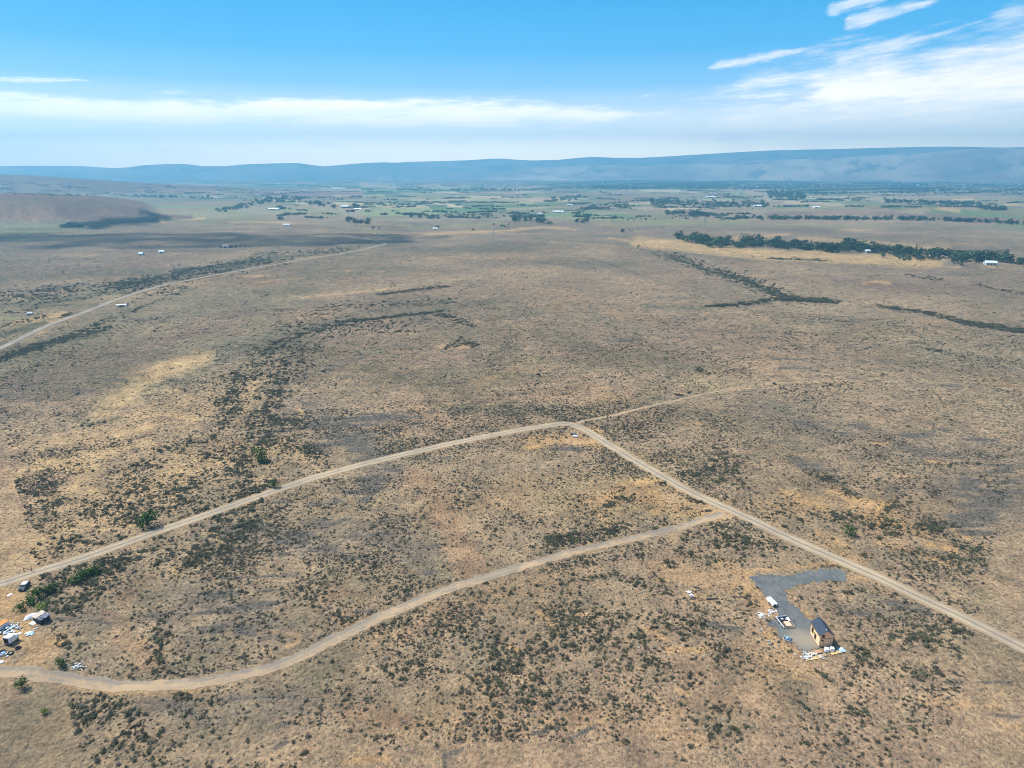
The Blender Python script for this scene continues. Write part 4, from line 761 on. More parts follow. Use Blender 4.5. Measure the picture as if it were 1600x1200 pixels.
def split_mesh(me, idx, nm):
    ps = [p for p in me.polygons if p.material_index == idx]; vs = sorted({v for p in ps for v in p.vertices}); mp = {v: i for i, v in enumerate(vs)}
    m2 = bpy.data.meshes.new(nm); m2.from_pydata([tuple(me.vertices[v].co) for v in vs], [], [tuple(mp[v] for v in p.vertices) for p in ps]); m2.materials.append(me.materials[idx]); m2.update(); return m2
_SP = {}
def plant(name, src, top, low):
    """a plant whose own mesh is its foliage, with the wood as a child part"""
    me = src.data
    if len(me.materials) < 2:
        o = bpy.data.objects.new(name, me); COL.objects.link(o); return o
    if me.name not in _SP: _SP[me.name] = (split_mesh(me, 0, top), split_mesh(me, 1, low))
    a, b = _SP[me.name]; o = bpy.data.objects.new(name, None); COL.objects.link(o); o.empty_display_size = .3
    for nm, m2 in ((top, a), (low, b)): c = bpy.data.objects.new(nm, m2); COL.objects.link(c); c.parent = o
    return o
REG = [((0, 985, 260, 1200), 'below the looping dirt track in the lower left corner'), ((0, 780, 440, 1000), 'in the thicket beside the left gravel road'), ((0, 400, 620, 780), 'on the sandy slope above the left gravel road'),
       ((260, 780, 900, 1080), 'between the left gravel road and the dirt track'), ((900, 640, 1180, 905), 'inside the bend of the gravel road'), ((1100, 640, 1600, 930), 'on the orange soil beyond the right gravel road'),
       ((1290, 880, 1600, 1060), 'between the small wooden house and right gravel road'), ((900, 880, 1290, 1060), 'on the slope left of the small wooden house'), ((1200, 1020, 1600, 1200), 'in the lower right corner below the wooden house'), ((260, 1000, 1200, 1200), 'on the dry slope along the bottom edge')]
ORD = 'first second third fourth fifth sixth seventh eighth ninth tenth eleventh twelfth thirteenth fourteenth fifteenth sixteenth seventeenth eighteenth nineteenth'.split()
TENS = 'twenty thirty forty fifty sixty seventy eighty ninety'.split()
def ordinal(n):
    if n <= 19: return ORD[n - 1]
    t, u = TENS[n // 10 - 2], n % 10
    return t + '-' + ORD[u - 1] if u else t[:-1] + 'ieth'
SHR = []
for i in indiv:
    X, Y, Z, s, sz, rz, typ, px, py, d = SC[i]; typ = int(typ); src = SHRUB[typ]
    o = plant('sagebrush' if typ < 3 else 'dark_shrub', src, 'foliage', 'stems')
    o.location = (X, Y, Z); o.scale = (s * random.uniform(.85, 1.2), s * random.uniform(.75, 1.1), sz); o.rotation_euler = (0, 0, rz)
    rg = 'scattered on the open steppe'
    for (x0, y0, x1, y1), t in REG:
        if x0 <= px < x1 and y0 <= py < y1: rg = t; break
    SHR.append((o, typ < 3, rg, px))
def rank_labels(lst):
    """lst: (object, kind phrase, plural phrase, where, photo x, category)"""
    groups = {}
    for q in lst: groups.setdefault((q[1], q[3]), []).append(q)
    for (kd, wh), g in groups.items():
        g.sort(key=lambda q: q[4])
        for n, q in enumerate(g):
            lab = kd + ' ' + wh if len(g) == 1 else ('leftmost %s %s' % (kd, wh) if n == 0 else 'rightmost %s %s' % (kd, wh) if n == len(g) - 1 else '%s %s from left %s' % (ordinal(n + 1), kd, wh))
            tag(q[0], lab, q[5], (q[2] + ' ' + wh) if len(g) > 1 else None)
rank_labels([(o, 'grey-green sagebrush' if sg else 'large dark shrub', 'sagebrush' if sg else 'large dark shrubs', rg, px, 'shrub') for o, sg, rg, px in SHR])

# ------------------------------------------------------------------ trees
def crown_mesh(rs, n, w_, h_, z0, size, lobes=7):
    V = []; F_ = []
    C = [(rs.uniform(-.5, .5) * w_ * .6, rs.uniform(-.5, .5) * w_ * .6, z0 + h_ * rs.uniform(.22, .78), rs.uniform(.28, .45)) for _ in range(lobes)]
    for i in range(n):
        cx, cy, cz, cr = C[i % lobes]; d = np.array([rs.gauss(0, 1) for _ in range(3)]); d /= np.linalg.norm(d); q = rs.uniform(.55, 1.05)
        p = np.array([cx + d[0] * cr * w_ * q, cy + d[1] * cr * w_ * q, cz + d[2] * cr * h_ * .75 * q])
        nrm = d + np.array([rs.gauss(0, .5) for _ in range(3)]) + np.array([0, 0, .3]); nrm /= np.linalg.norm(nrm); a = np.cross(nrm, [rs.random(), rs.random(), .3]); a /= np.linalg.norm(a); b_ = np.cross(nrm, a); s = size * rs.uniform(.6, 1.4); k = len(V)
        V += [p + a * s, p + b_ * s * .8, p - a * s, p - b_ * s * .8]; F_.append((k, k + 1, k + 2, k + 3))
    return V, F_
def tube(a, b, r0, r1, n=6):
    a = np.array(a, float); b = np.array(b, float); d = b - a; d /= np.linalg.norm(d); u = np.cross(d, [0, 0, 1] if abs(d[2]) < .9 else [1, 0, 0]); u /= np.linalg.norm(u); v = np.cross(d, u)
    V = [a + (u * math.cos(2 * math.pi * i / n) + v * math.sin(2 * math.pi * i / n)) * r0 for i in range(n)] + [b + (u * math.cos(2 * math.pi * i / n) + v * math.sin(2 * math.pi * i / n)) * r1 for i in range(n)]
    F_ = [(i, (i + 1) % n, n + (i + 1) % n, n + i) for i in range(n)] + [tuple(range(n))[::-1], tuple(range(n, 2 * n))]
    return V, F_
def trunk_mesh(rs, h_, r, n=5):
    parts = [(tube((0, 0, -.2), (0, 0, h_ * .55), r, r * .6), 0)]
    for i in range(n):
        th = rs.uniform(0, 6.28); z0 = h_ * rs.uniform(.2, .5); parts.append((tube((0, 0, z0), (math.cos(th) * h_ * .28, math.sin(th) * h_ * .28, z0 + h_ * .33), r * .45, r * .15, 5), 0))
    return merge(*parts)[:2]
NEARTREES = [ # px, py of foot, width px, height px, leaf, label
 (408, 722, 25, 21, M_GREEN, 'large bright green tree above the left gravel road'), (428, 763, 15, 15, M_GREEN, 'small green tree close to the left gravel road'), (231, 822, 30, 26, M_GREEN, 'green tree among shrubs just above left gravel road'),
 (35, 1077, 20, 17, M_GREEN, 'lone round green tree left end of the dirt track'), (97, 1042, 16, 17, M_GREEN, 'green tree at the foot of the grey shrub line'), (70, 1116, 12, 9, M_YGREEN, 'small yellow-green bush in lower left corner'),
 (1326, 836, 17, 16, M_GREEN, 'single olive green tree beyond the right gravel road'), (68, 952, 17, 11, M_YGREEN, 'pale yellow bush behind the dark ruined shed'), (33, 955, 15, 13, M_GREEN, 'lowest round green bush of the left hedge'),
 (62, 935, 22, 16, M_GREEN, 'big green bush in middle of the left hedge'), (80, 925, 22, 16, M_GREEN, 'green bush nearest the road in left hedge'), (48, 945, 18, 13, M_GREEN, 'green bush between lowest and middle ones of left hedge'), (120, 910, 20, 14, M_GREEN, 'leftmost green bush of the upper hedge by road'), (135, 903, 22, 15, M_GREEN, 'middle green bush of the upper hedge by road'), (152, 895, 18, 13, M_GREEN, 'rightmost green bush of the upper hedge by road'), (12, 1075 - 145, 1, 1, None, '')]
for i, (px, py, wp, hp, ml, lab) in enumerate(NEARTREES):
    if ml is None: continue
    x, y, z = P(px, py); sc = F / project(x, y, z)[2]; w_ = wp / float(sc); h_ = hp / float(sc) / .85; rs = random.Random(300 + i)
    t = empty('tree' if 'tree' in lab else 'bush', (x, y, z)); tag(t, lab, 'tree' if 'tree' in lab else 'bush')
    v, f = crown_mesh(rs, 420, w_, h_ * .95, h_ * .03, w_ * .055, 9); mesh_obj('crown', v, f, ml, t)
    v, f = trunk_mesh(rs, h_, h_ * .045); mesh_obj('trunk', v, f, M_BARK, t)
PT = bpy.data.collections.new('tree prototypes')
TREES = []
for i in range(7):
    rs = random.Random(500 + i)
    if i < 5: v, f, mi = merge((crown_mesh(rs, 170, .95, .95, .06, .075, 6), 0), (tube((0, 0, 0), (0, 0, .5), .03, .02, 5), 1)); ms = [M_FTREE if i < 3 else M_FTREE2, M_BARK]
    else:
        V = []; F_ = []
        for k2 in range(120):
            h1 = rs.random() ** 1.3; th = rs.uniform(0, 6.28); rr = (1 - h1) * .22 * rs.uniform(.5, 1.1); p = np.array([math.cos(th) * rr, math.sin(th) * rr, .06 + h1 * .92]); a = np.array([math.cos(th), math.sin(th), -.5]) * .05; b_ = np.array([-math.sin(th), math.cos(th), .1]) * .05; k = len(V); V += [p + a, p + b_, p - a * .8, p - b_]; F_.append((k, k + 1, k + 2, k + 3))
        v, f, mi = merge(((V, F_), 0), (tube((0, 0, 0), (0, 0, .9), .025, .006, 5), 1)); ms = [M_CONIF, M_BARK]
    TREES.append(proto('tree_%d' % i, v, f, ms, mi, PT))
def belt(pts, n, hpx, jy=2.0, types=(0, 1, 2, 0, 1, 2, 3), lab='', wide=1.25):
    rows = []
    for q in range(n):
        t = random.random() * (len(pts) - 1); i = int(t); f = t - i; a, b = pts[i], pts[min(i + 1, len(pts) - 1)]
        px = a[0] * (1 - f) + b[0] * f + random.gauss(0, 2); py = a[1] * (1 - f) + b[1] * f + random.gauss(0, jy); 
        x, y, z = P(px, py); sc = F / float(project(x, y, z)[2]); h_ = hpx * random.uniform(.6, 1.2) / sc; ww = h_ * random.uniform(.75, 1.15) * wide
        ty = random.choice(types)
        if ty >= 5: ww = h_
        rows.append((x, y, z - .3, ww, h_, random.uniform(0, 6.28), ty, px, py, math.hypot(x, y), lab))
    return rows
T = []
CON = (0, 1, 2, 0, 1, 5, 6)
T += belt([(1050, 371), (1090, 378), (1110, 381), (1150, 384), (1190, 384)], 44, 14, 2.2, lab='in the left end grove of river belt')
T += belt([(1100, 384), (1165, 386)], 14, 9, 1.5, (3, 4, 3, 0), 'along the front of the river grove')
T += belt([(1185, 382), (1250, 388), (1300, 392)], 60, 12, 2.0, CON, 'in the middle of the river belt')
T += belt([(1300, 392), (1345, 391), (1400, 398), (1450, 402), (1500, 408)], 62, 15, 3, CON, 'in the tall belt behind golden field')
T += belt([(1490, 407), (1540, 404), (1600, 412), (1640, 414)], 60, 14, 2.5, CON, 'around the pale barn at right edge')
T += belt([(1380, 404), (1440, 407)], 8, 7, 1.5, (3, 4), 'in front of the tall river belt')
T += belt([(1040, 334), (1080, 336), (1110, 338), (1200, 342)], 60, 6.5, 1.2, lab='in left half of the long valley row', wide=1.4)
T += belt([(1200, 342), (1300, 343), (1450, 344), (1600, 350)], 220, 6.6, .7, CON, 'in right half of the long valley row', wide=1.4)
T += belt([(800, 344), (830, 346), (865, 350)], 16, 9, 1.3, lab='in the grove left of the green field')
T += belt([(900, 347), (925, 347)], 5, 7, 1, lab='in the small clump beside the green field')
T += belt([(540, 345), (560, 347), (578, 350)], 12, 9, 1.5, CON, 'in the dark clump above the bend of far road')
T += belt([(480, 318), (510, 322), (530, 326)], 14, 6.5, 1.5, lab='in the row left of the valley floor clumps')
T += belt([(555, 324), (560, 324)], 4, 7, .5, lab='in the round clump on the valley floor')
T += belt([(625, 338), (700, 340), (800, 340)], 30, 4.5, .8, lab='in the thin row on the valley floor')
T += belt([(770, 353), (800, 356), (570, 357), (600, 357)], 10, 4, 1.5, lab='scattered on the valley floor near the far road')
T += belt([(438, 343), (436, 343)], 4, 6, .5, lab='in the small clump left of far road')
T += belt([(995, 388), (994, 388)], 1, 9, .3, (0,), 'on the golden hummock')
T += belt([(549, 383), (501, 396), (508, 396), (618, 374)], 6, 7, .3, (5, 6), 'beside the far road')
T += belt([(955, 346), (1040, 343), (1100, 342)], 26, 3.6, .5, (5, 0, 5), 'in the planted line across the green field')
T += belt([(1175, 380), (1000, 361), (960, 363)], 8, 5, 1.5, (0, 5), 'scattered between golden field and green field')
T += belt([(1205, 405), (1250, 407), (1245, 404)], 5, 4, 1, lab='on the golden field')
TLAB = []
T = [r[:10] + (r[10].replace(' the ', ' '),) for r in T]
T = sorted(T, key=lambda r: -(r[4] / r[9])); TI = T[:280]
for (x, y, z, ww, h_, rz, ty, px, py, d, lab) in TI:
    src = TREES[ty]; o = plant('conifer' if ty >= 5 else 'tree', src, 'crown', 'trunk'); o.location = (x, y, z); o.scale = (ww, ww, h_); o.rotation_euler = (0, 0, rz)
    kd = 'dark conifer' if ty >= 5 else ('pale leafy tree' if ty >= 3 else 'dark leafy tree')
    TLAB.append((o, kd, kd + 's', lab, px, 'tree'))
rank_labels(TLAB)
# far woods: rows along the parcels and groves of the valley floor
FW = [r[:10] for r in T[285:]]
def far_rows():
    rows = []
    for q in range(760):
        px = random.uniform(-40, 1640); py = 282 + 62 * random.random() ** 1.2
        if px < 420 and py > 300 + (px - 0) * .04 and py < 350: continue
        if py > 325 and px > 1150: continue
        L = random.uniform(4, 45) ; n = int(L * random.uniform(.5, 1.1)) + 1; h = (.7 + (py - 280) * .035) * random.uniform(.6, 1.4)
        rows.append(([(px, py), (px + L, py + random.uniform(-1.2, 1.2))], n, h, .35))
    for q in range(300):                                    # the wooded town at the far right
        px = random.uniform(860, 1640); py = random.uniform(279.5, 303 if px > 1180 else 296); L = random.uniform(20, 90)
        rows.append(([(px, py), (px + L, py + random.uniform(-.5, .5))], int(L * .7), 1.0 + (py - 279) * .04, .5))
    for pts, n, h, j in [([(0, 302), (100, 306), (160, 304)], 60, 2, .8), ([(200, 307), (330, 309)], 90, 2.6, 1), ([(1200, 305), (1260, 308)], 120, 4, 3), ([(1010, 316), (1100, 320), (1200, 322)], 200, 4, 2.5), ([(1380, 315), (1470, 318), (1530, 320)], 150, 4, 1.4), ([(1530, 325), (1570, 328)], 50, 5, 1), ([(850, 315), (900, 312)], 40, 3, 1), ([(700, 298), (860, 297)], 140, 2.4, .8), ([(620, 296), (700, 298)], 60, 2.4, .6), ([(400, 316), (470, 312)], 60, 4, 2), ([(340, 330), (400, 320)], 40, 4, 2), ([(900, 335), (930, 322), (985, 326)], 50, 3.5, 1), ([(130, 355), (110, 353)], 20, 5, 1)]:
        rows.append((pts, n, h, j))
    out = []
    for pts, n, h, j in rows:
        for r in belt(pts, n, h, j, wide=1.5): out.append(r[:10])
    return out
FW += far_rows()
FW = np.array(FW, float); FW = FW[FW[:, 9] < 9200]
gn_scatter('far_woods', FW, PT, 'dark tree rows and groves over the far valley floor', 'woods')

# ------------------------------------------------------------------ object helpers
def box(cx, cy, z0, sx, sy, sz, rz=0, bev=0.0):
    c, s = math.cos(rz), math.sin(rz); V = []
    for dz in (0, sz):
        for (a, b) in ((-1, -1), (1, -1), (1, 1), (-1, 1)):
            x, y = a * sx / 2, b * sy / 2; V.append((cx + x * c - y * s, cy + x * s + y * c, z0 + dz))
    return V, [(3, 2, 1, 0), (4, 5, 6, 7), (0, 1, 5, 4), (1, 2, 6, 5), (2, 3, 7, 6), (3, 0, 4, 7)]
def join(*vf): return merge(*[(q, 0) for q in vf])[:2]
def part(name, vf, m_, parent): return mesh_obj(name, vf[0], vf[1], m_, parent)
def bevel(o, w_=.04, seg=2):
    md = o.modifiers.new('bevel', 'BEVEL'); md.width = w_; md.segments = seg; md.limit_method = 'ANGLE'; return o
def sheet(rs, sx, sy, z, amp, n=10, m_=None, name='tarp', parent=None, ragged=.15, drape=None):
    """a crumpled cloth or plastic sheet with thickness"""
    V = []; F_ = []
    for k in range(2):
        for i in range(n + 1):
            for j in range(n + 1):
                u, v = i / n - .5, j / n - .5; e = 1 + ragged * (vnoise(i * .6 + sx * 3, j * .6 + sy, 7) - .5) * 2
                hz = amp * float(fbm(i * .55 + sx * 7, j * .55 + sy * 5, 8, 3)); 
                if drape: hz += drape * max(0, 1 - (abs(u) * 2) ** 2) * max(0, 1 - (abs(v) * 2) ** 2)
                V.append((u * sx * e, v * sy * e, z + hz - k * .03))
    n1 = n + 1; o2 = n1 * n1
    for i in range(n):
        for j in range(n):
            a = i * n1 + j; F_.append((a, a + n1, a + n1 + 1, a + 1)); F_.append((o2 + a + 1, o2 + a + n1 + 1, o2 + a + n1, o2 + a))
    for i in range(n):
        for (a, b) in ((i, i + 1), ):
            F_.append((a, b, o2 + b, o2 + a)); F_.append((n * n1 + b, n * n1 + a, o2 + n * n1 + a, o2 + n * n1 + b))
            F_.append((b * n1, a * n1, o2 + a * n1, o2 + b * n1)); F_.append((a * n1 + n, b * n1 + n, o2 + b * n1 + n, o2 + a * n1 + n))
    return mesh_obj(name, V, F_, m_, parent)
M_OSB = mat('osb sheathing', (.86, .60, .36), .8, .1, 3); M_OSB_SHADED = mat('shaded plywood gable', (.72, .46, .29), .8, .1, 3); M_TRIM = mat('wood trim', A(150, 112, 82), .8, .1); M_ROOF = mat('dark roof underlayment', (.022, .034, .058), .5, .2, 1.5, spec=.4)  # gable sheathing is darkened: the shade on that side is in its colour
M_BLACK = mat('black opening and shade', (.008, .008, .01), .6, .1); M_WHITE = mat('white plastic', (.80, .80, .80), .5, .05); M_WHITE2 = mat('weathered white', (.62, .63, .65), .6, .15); M_GREYP = mat('grey plastic', (.30, .33, .36), .6, .2); M_BLUE = mat('blue wrap', (.22, .42, .62), .5, .15); M_LBLUE = mat('pale blue tarp', (.50, .66, .80), .5, .12); M_LUM = mat('fresh lumber', A(235, 205, 150), .75, .12, 4); M_LUM2 = mat('weathered lumber', A(190, 175, 155), .8, .2, 4); M_DARKM = mat('dark metal', (.04, .045, .055), .45, .2, spec=.5); M_TYRE = mat('rubber', (.02, .02, .02), .8, .1); M_GLASS = mat('tinted glass', (.03, .04, .05), .12, .1, spec=.6); M_ORANGE = mat('rusty orange', (.55, .22, .06), .7, .3, 4); M_CONC = mat('pale concrete', (.45, .42, .38)); M_LOG = mat('grey log bark', (.12, .095, .085), .9, .3, 4); M_SILVER = mat('silver sheet', (.55, .57, .60), .4, .25, 2, spec=.5); M_BRN = mat('brown cloth', (.16, .12, .11), .9, .3, 3)

# ------------------------------------------------------------------ the small wooden house
def house():
    ax, ay, az_ = P(1279, 1011); bx, by, _ = P(1298.5, 1011); cx, cy, _ = P(1263.2, 990.3)
    x0, x1, y0, y1 = ax, bx, ay, cy; Wd, Ln = x1 - x0, y1 - y0; z0 = float(height((x0 + x1) / 2, (y0 + y1) / 2)) + .06
    print('HOUSE', x0, y0, Wd, Ln, z0)
    H, Rr, ov = 3.55, 1.25, .28
    h = empty('wooden_house', (x0, y0, z0)); tag(h, 'small unfinished plywood-clad house with dark blue-black gable roof on gravel', 'house')
    # walls (closed hull; black panels paint the dark inside of the window openings)
    V = [(0, 0, 0), (Wd, 0, 0), (Wd, Ln, 0), (0, Ln, 0), (0, 0, H), (Wd, 0, H), (Wd, Ln, H), (0, Ln, H), (Wd / 2, 0, H + Rr), (Wd / 2, Ln, H + Rr)]
    sides = mesh_obj('side_wall', V, [(0, 4, 7, 3), (1, 2, 6, 5), (3, 7, 9, 6, 2)], M_OSB, h)
    gb = mesh_obj('front_gable_wall', V, [(0, 1, 5, 8, 4)], M_OSB_SHADED, h)
    part('floor_frame', box(Wd / 2, Ln / 2, -.06, Wd + .04, Ln + .04, .14), M_TRIM, h)
    # roof slabs
    def slab(sgn):
        e = Wd / 2 + ov; dz = Rr / (Wd / 2) * ov; t = .12
        xe = Wd / 2 + sgn * e; pts = [(Wd / 2, H + Rr + .03), (xe, H - dz + .03), (xe, H - dz + .03 + t), (Wd / 2, H + Rr + .03 + t)]
        V = [(a, -ov, b) for a, b in pts] + [(a, Ln + ov, b) for a, b in pts]; return V, [(0, 1, 2, 3), (7, 6, 5, 4), (0, 4, 5, 1), (1, 5, 6, 2), (2, 6, 7, 3), (3, 7, 4, 0)]
    part('roof_slope', slab(-1), M_ROOF, h); part('roof_slope', slab(1), M_ROOF, h)
    part('ridge_cap', box(Wd / 2, Ln / 2, H + Rr + .13, .22, Ln + 2 * ov + .02, .05), M_DARKM, h)
    part('fascia', join(box(-ov - .03, Ln / 2, H - Rr / (Wd / 2) * ov - .03, .05, Ln + 2 * ov, .16), box(Wd + ov + .03, Ln / 2, H - Rr / (Wd / 2) * ov - .03, .05, Ln + 2 * ov, .16)), M_TRIM, h)
    part('belly_band', box(Wd / 2, -.035, H * .66, Wd + .06, .07, .14), M_TRIM, h)
    part('corner_trim', join(box(-.03, -.03, .08, .1, .1, H - .1), box(Wd + .03, -.03, .08, .1, .1, H - .1), box(-.03, Ln + .03, .08, .1, .1, H - .1)), M_OSB, h)
    def window(face, u, z, ww, hh):
        if face == 'L': w1 = part('window_frame', join(box(-.03, u, z, .06, ww + .14, .07), box(-.03, u, z + hh + .07, .06, ww + .14, .07), box(-.03, u - ww / 2 - .035, z + .07, .06, .07, hh), box(-.03, u + ww / 2 + .035, z + .07, .06, .07, hh)), M_LUM, h); part('opening', box(-.012, u, z + .07, .02, ww, hh), M_BLACK, w1)
        else: w1 = part('window_frame', join(box(u, -.03, z, ww + .14, .06, .07), box(u, -.03, z + hh + .07, ww + .14, .06, .07), box(u - ww / 2 - .035, -.03, z + .07, .07, .06, hh), box(u + ww / 2 + .035, -.03, z + .07, .07, .06, hh)), M_TRIM, h); part('opening', box(u, -.012, z + .07, ww, .02, hh), M_BLACK, w1)
    window('L', Ln * .80, 1.1, .9, 1.5); window('L', Ln * .46, .5, .85, 1.5); window('L', Ln * .62, 1.5, .3, .5)
    window('L', Ln * .72, 2.85, 1.6, .42)
    window('F', Wd * .26, H * .66 + .42, .55, .6); window('F', Wd * .22, H * .66 - .62, .5, .22)
    d = part('door', box(Wd * .6, -.03, .1, 1.7, .05, 1.95), M_OSB_SHADED, h); part('door_trim', join(box(Wd * .6 - .9, -.04, .1, .06, .07, 2.0), box(Wd * .6 + .9, -.04, .1, .06, .07, 2.0)), M_TRIM, d); part('handle', box(Wd * .6 - .6, -.07, 1.0, .06, .05, .2), M_DARKM, d)
    part('roof_vent', join(box(Wd * .44, .15, H + Rr - .12, .16, .16, .32)), M_WHITE, h)
house()

def thing(name, px, py, lab, cat, rz=0, grp=None, lift=0.0):
    x, y, z = P(px, py); t = empty(name, (x, y, z + lift), rz); tag(t, lab, cat, grp); return t
# white tank-like trailer on the pad
t = thing('storage_trailer', 1206, 944, 'long flat-topped white trailer parked on the grey gravel', 'trailer', R(14))
bevel(part('body', box(0, .2, .28, 1.25, 3.3, .75), M_WHITE, t), .08); part('lid', box(0, .2, 1.04, 1.32, 3.36, .06), M_WHITE, t)
for sx in (-1, 1): part('wheel', tube((sx * .62, .2, .28), (sx * .78, .2, .28), .28, .28, 14), M_TYRE, t)
part('tongue', join(box(0, -1.9, .3, .12, 1.0, .1)), M_DARKM, t); part('end_panel', box(-.1, -1.47, .34, .6, .05, .5), M_DARKM, t)

# floor frame / trailer deck with tarp and plywood
def platform():
    t = thing('deck_frame', 1233, 982, 'unfinished deck frame of pale rails beside the wooden house', 'frame', R(6)); Wd, Ln = 2.9, 4.6
    for sx in (-1, 1):
        r = part('side_rail', box(sx * Wd / 2, Ln / 2, .32, .16, Ln, .2), M_WHITE2 if sx < 0 else M_LUM2, t)
        for q in range(3): part('block', box(sx * (Wd / 2 + .18), .5 + q * 1.8, 0, .35, .3, .31), M_DARKM, r)
    part('end_rail', box(0, .02, .32, Wd, .14, .18), M_LUM2, t); part('end_rail', box(0, Ln - .02, .32, Wd, .14, .18), M_WHITE2, t)
    for q in range(4): part('joist', box(0, .9 + q * .9, .34, Wd - .18, .08, .14), M_TRIM, t)
    def on(px_, py_, dx, dy, dz, name, lab, cat):
        e = empty(name, (0, 0, 0), R(6)); c, s = math.cos(R(6)), math.sin(R(6)); e.location = (t.location.x + dx * c - dy * s, t.location.y + dx * s + dy * c, t.location.z + dz); return tag(e, lab, cat)
    rs = random.Random(4); o = sheet(rs, 2.6, 1.7, 0, .12, 8, mat('black tarp', (.02, .025, .045), .4, .3, 2, spec=.5)); o.location = (t.location.x - .35, t.location.y + 3.55, t.location.z + .52); o.rotation_euler = (0, 0, R(6)); tag(o, 'black tarp spread over the far end of deck frame', 'tarp')
    o = sheet(rs, 1.6, 1.9, 0, .05, 5, mat('tan plywood', A(240, 212, 180), .8, .06), 'plywood_sheet', ragged=.03); o.location = (t.location.x + .1, t.location.y + 1.35, t.location.z + .51); o.rotation_euler = (0, 0, R(6)); tag(o, 'pale tan plywood sheet lying across the deck frame', 'plywood sheet')
    for q, (dx, dy, lab) in enumerate([(-.75, 3.1, 'left white bag on the black tarp'), (.45, 2.95, 'right white bag on the black tarp')]):
        o = sheet(rs, .62, .42, 0, .08, 6, M_WHITE, 'white_bag', drape=.25); o.location = (t.location.x + dx, t.location.y + dy, t.location.z + .66); o.rotation_euler = (0, 0, R(-25)); tag(o, lab, 'bag')
    o = sheet(rs, .5, 1.5, 0, .1, 6, M_WHITE, 'plastic_wrap', drape=.25); o.location = (t.location.x + .95, t.location.y + 3.0, t.location.z + .66); tag(o, 'long white plastic wrap along the right rail of deck frame', 'plastic wrap')
platform()
t = thing('pallet', 1231, 999, 'dark pallet on the gravel left of the wooden house', 'pallet', R(-32))
for q in range(5): part('board', box(-.8 + q * .4, 0, .14, .3, 1.5, .04), M_DARKM, t)
for q in (-1, 0, 1): part('runner', box(0, q * .65, 0, 1.9, .1, .138), M_LUM2, t)
part('rim', join(box(0, -.8, .18, 2.0, .08, .08), box(0, .8, .18, 2.0, .08, .08), box(-.98, 0, .18, .08, 1.5, .08)), M_WHITE2, t)
o = sheet(random.Random(9), 1.0, .9, 0, .12, 8, M_BLUE, 'blue_bag', drape=.5); o.location = (t.location.x, t.location.y + .1, t.location.z + .2); tag(o, 'crumpled blue bag sitting on the dark pallet', 'bag')
# materials stacked in front of the house
for q, (px, lab) in enumerate([(1291.5, 'left white water tote in front of the wooden house'), (1299.5, 'right white water tote in front of the wooden house')]):
    t = thing('water_tote', px, 1018 - q * 1.5, lab, 'tote', R(-12), 'white water totes beside the house'); bevel(part('tank', box(0, 0, .14, 1.0, 1.15, .85), M_WHITE, t), .12, 3); part('base', box(0, 0, 0, 1.08, 1.2, .13), M_GREYP, t); part('cap', tube((0, .1, .985), (0, .1, 1.06), .12, .12, 10), M_GREYP, t)
def planks(name, px, py, rz, n, L, wd, lab, cat, mt, seed, jit=.2, thick=.06):
    rs = random.Random(seed); t = thing(name, px, py, lab, cat, rz)
    for q in range(n):
        lay = q // max(1, n // 2); part('board', box(rs.uniform(-jit, jit), (q % max(1, n // 2)) * wd * 1.15 + rs.uniform(-.05, .05), .04 + lay * (thick + .015), L * rs.uniform(.8, 1.1), wd, thick, rs.gauss(0, .05)), mt, t)
    return t
planks('lumber_stack', 1271, 1031, R(12), 8, 3.6, .22, 'long pale planks lying in front of the debris, lowest stack', 'lumber', M_LUM, 1)
planks('lumber_stack', 1306, 1022, R(16), 8, 3.2, .24, 'yellow planks right of the white totes', 'lumber', M_LUM, 2)
planks('lumber_stack', 1279, 1021, R(14), 6, 2.6, .3, 'reddish boards stacked just below the house corner', 'lumber', mat('reddish boards', A(214, 170, 136), .8, .15, 3), 3, thick=.12)
planks('board_pile', 1284, 1027, R(20), 6, 2.0, .28, 'dark and pale offcuts in the middle of the lumber', 'lumber', M_LUM2, 13)
def junk(px, py, lab, n, spread, pal, seed, name='debris_pile', cat='debris', zmax=.5, size=(.25, .8)):
    rs = random.Random(seed); t = thing(name, px, py, lab, cat)
    for q in range(n):
        a, b = rs.gauss(0, spread), rs.gauss(0, spread * .7); sx, sy, sz = rs.uniform(*size), rs.uniform(*size) * .6, rs.uniform(.04, .28)
        v, f = box(a, b, rs.uniform(0, zmax * max(0, 1 - math.hypot(a, b) / spread / 2)), sx, sy, sz, rs.uniform(0, 3.1)); tilt = rs.uniform(-.3, .3)
        v = [(x, y, z + (x - a) * tilt + .02) for x, y, z in v]; part('scrap', (v, f), rs.choice(pal), t)
    return t
junk(1261, 1026, 'grey and white rubble heap at the left end of lumber', 34, .9, [M_WHITE2, M_GREYP, M_CONC, M_LUM2, M_SILVER], 21)
junk(1290, 1029, 'mixed offcuts below the totes, between lumber stacks', 16, .7, [M_LUM, M_LUM2, M_BRN, M_WHITE2], 22)
junk(1268, 1023, 'pale offcuts behind the long planks', 12, .6, [M_LUM, M_OSB, M_WHITE2], 23)
junk(1203, 956, 'small heap of white sheet scrap beside the gravel', 12, .6, [M_WHITE, M_WHITE2, M_CONC], 24, size=(.3, .9))
junk(1194, 963, 'pale branches and boards left of the gravel pad', 16, 1.0, [M_LUM2, M_CONC, M_WHITE2], 25, size=(.15, 1.2), zmax=.2)
junk(1190, 986, 'upper scatter of pale rubble on the orange bank', 9, .7, [M_CONC, M_WHITE2, M_LUM2], 26, size=(.15, .5), zmax=.1)
junk(1206, 1006, 'lower scatter of grey rubble on the orange bank', 18, 1.3, [M_CONC, M_LUM2, M_GREYP], 27, size=(.15, .5), zmax=.1)
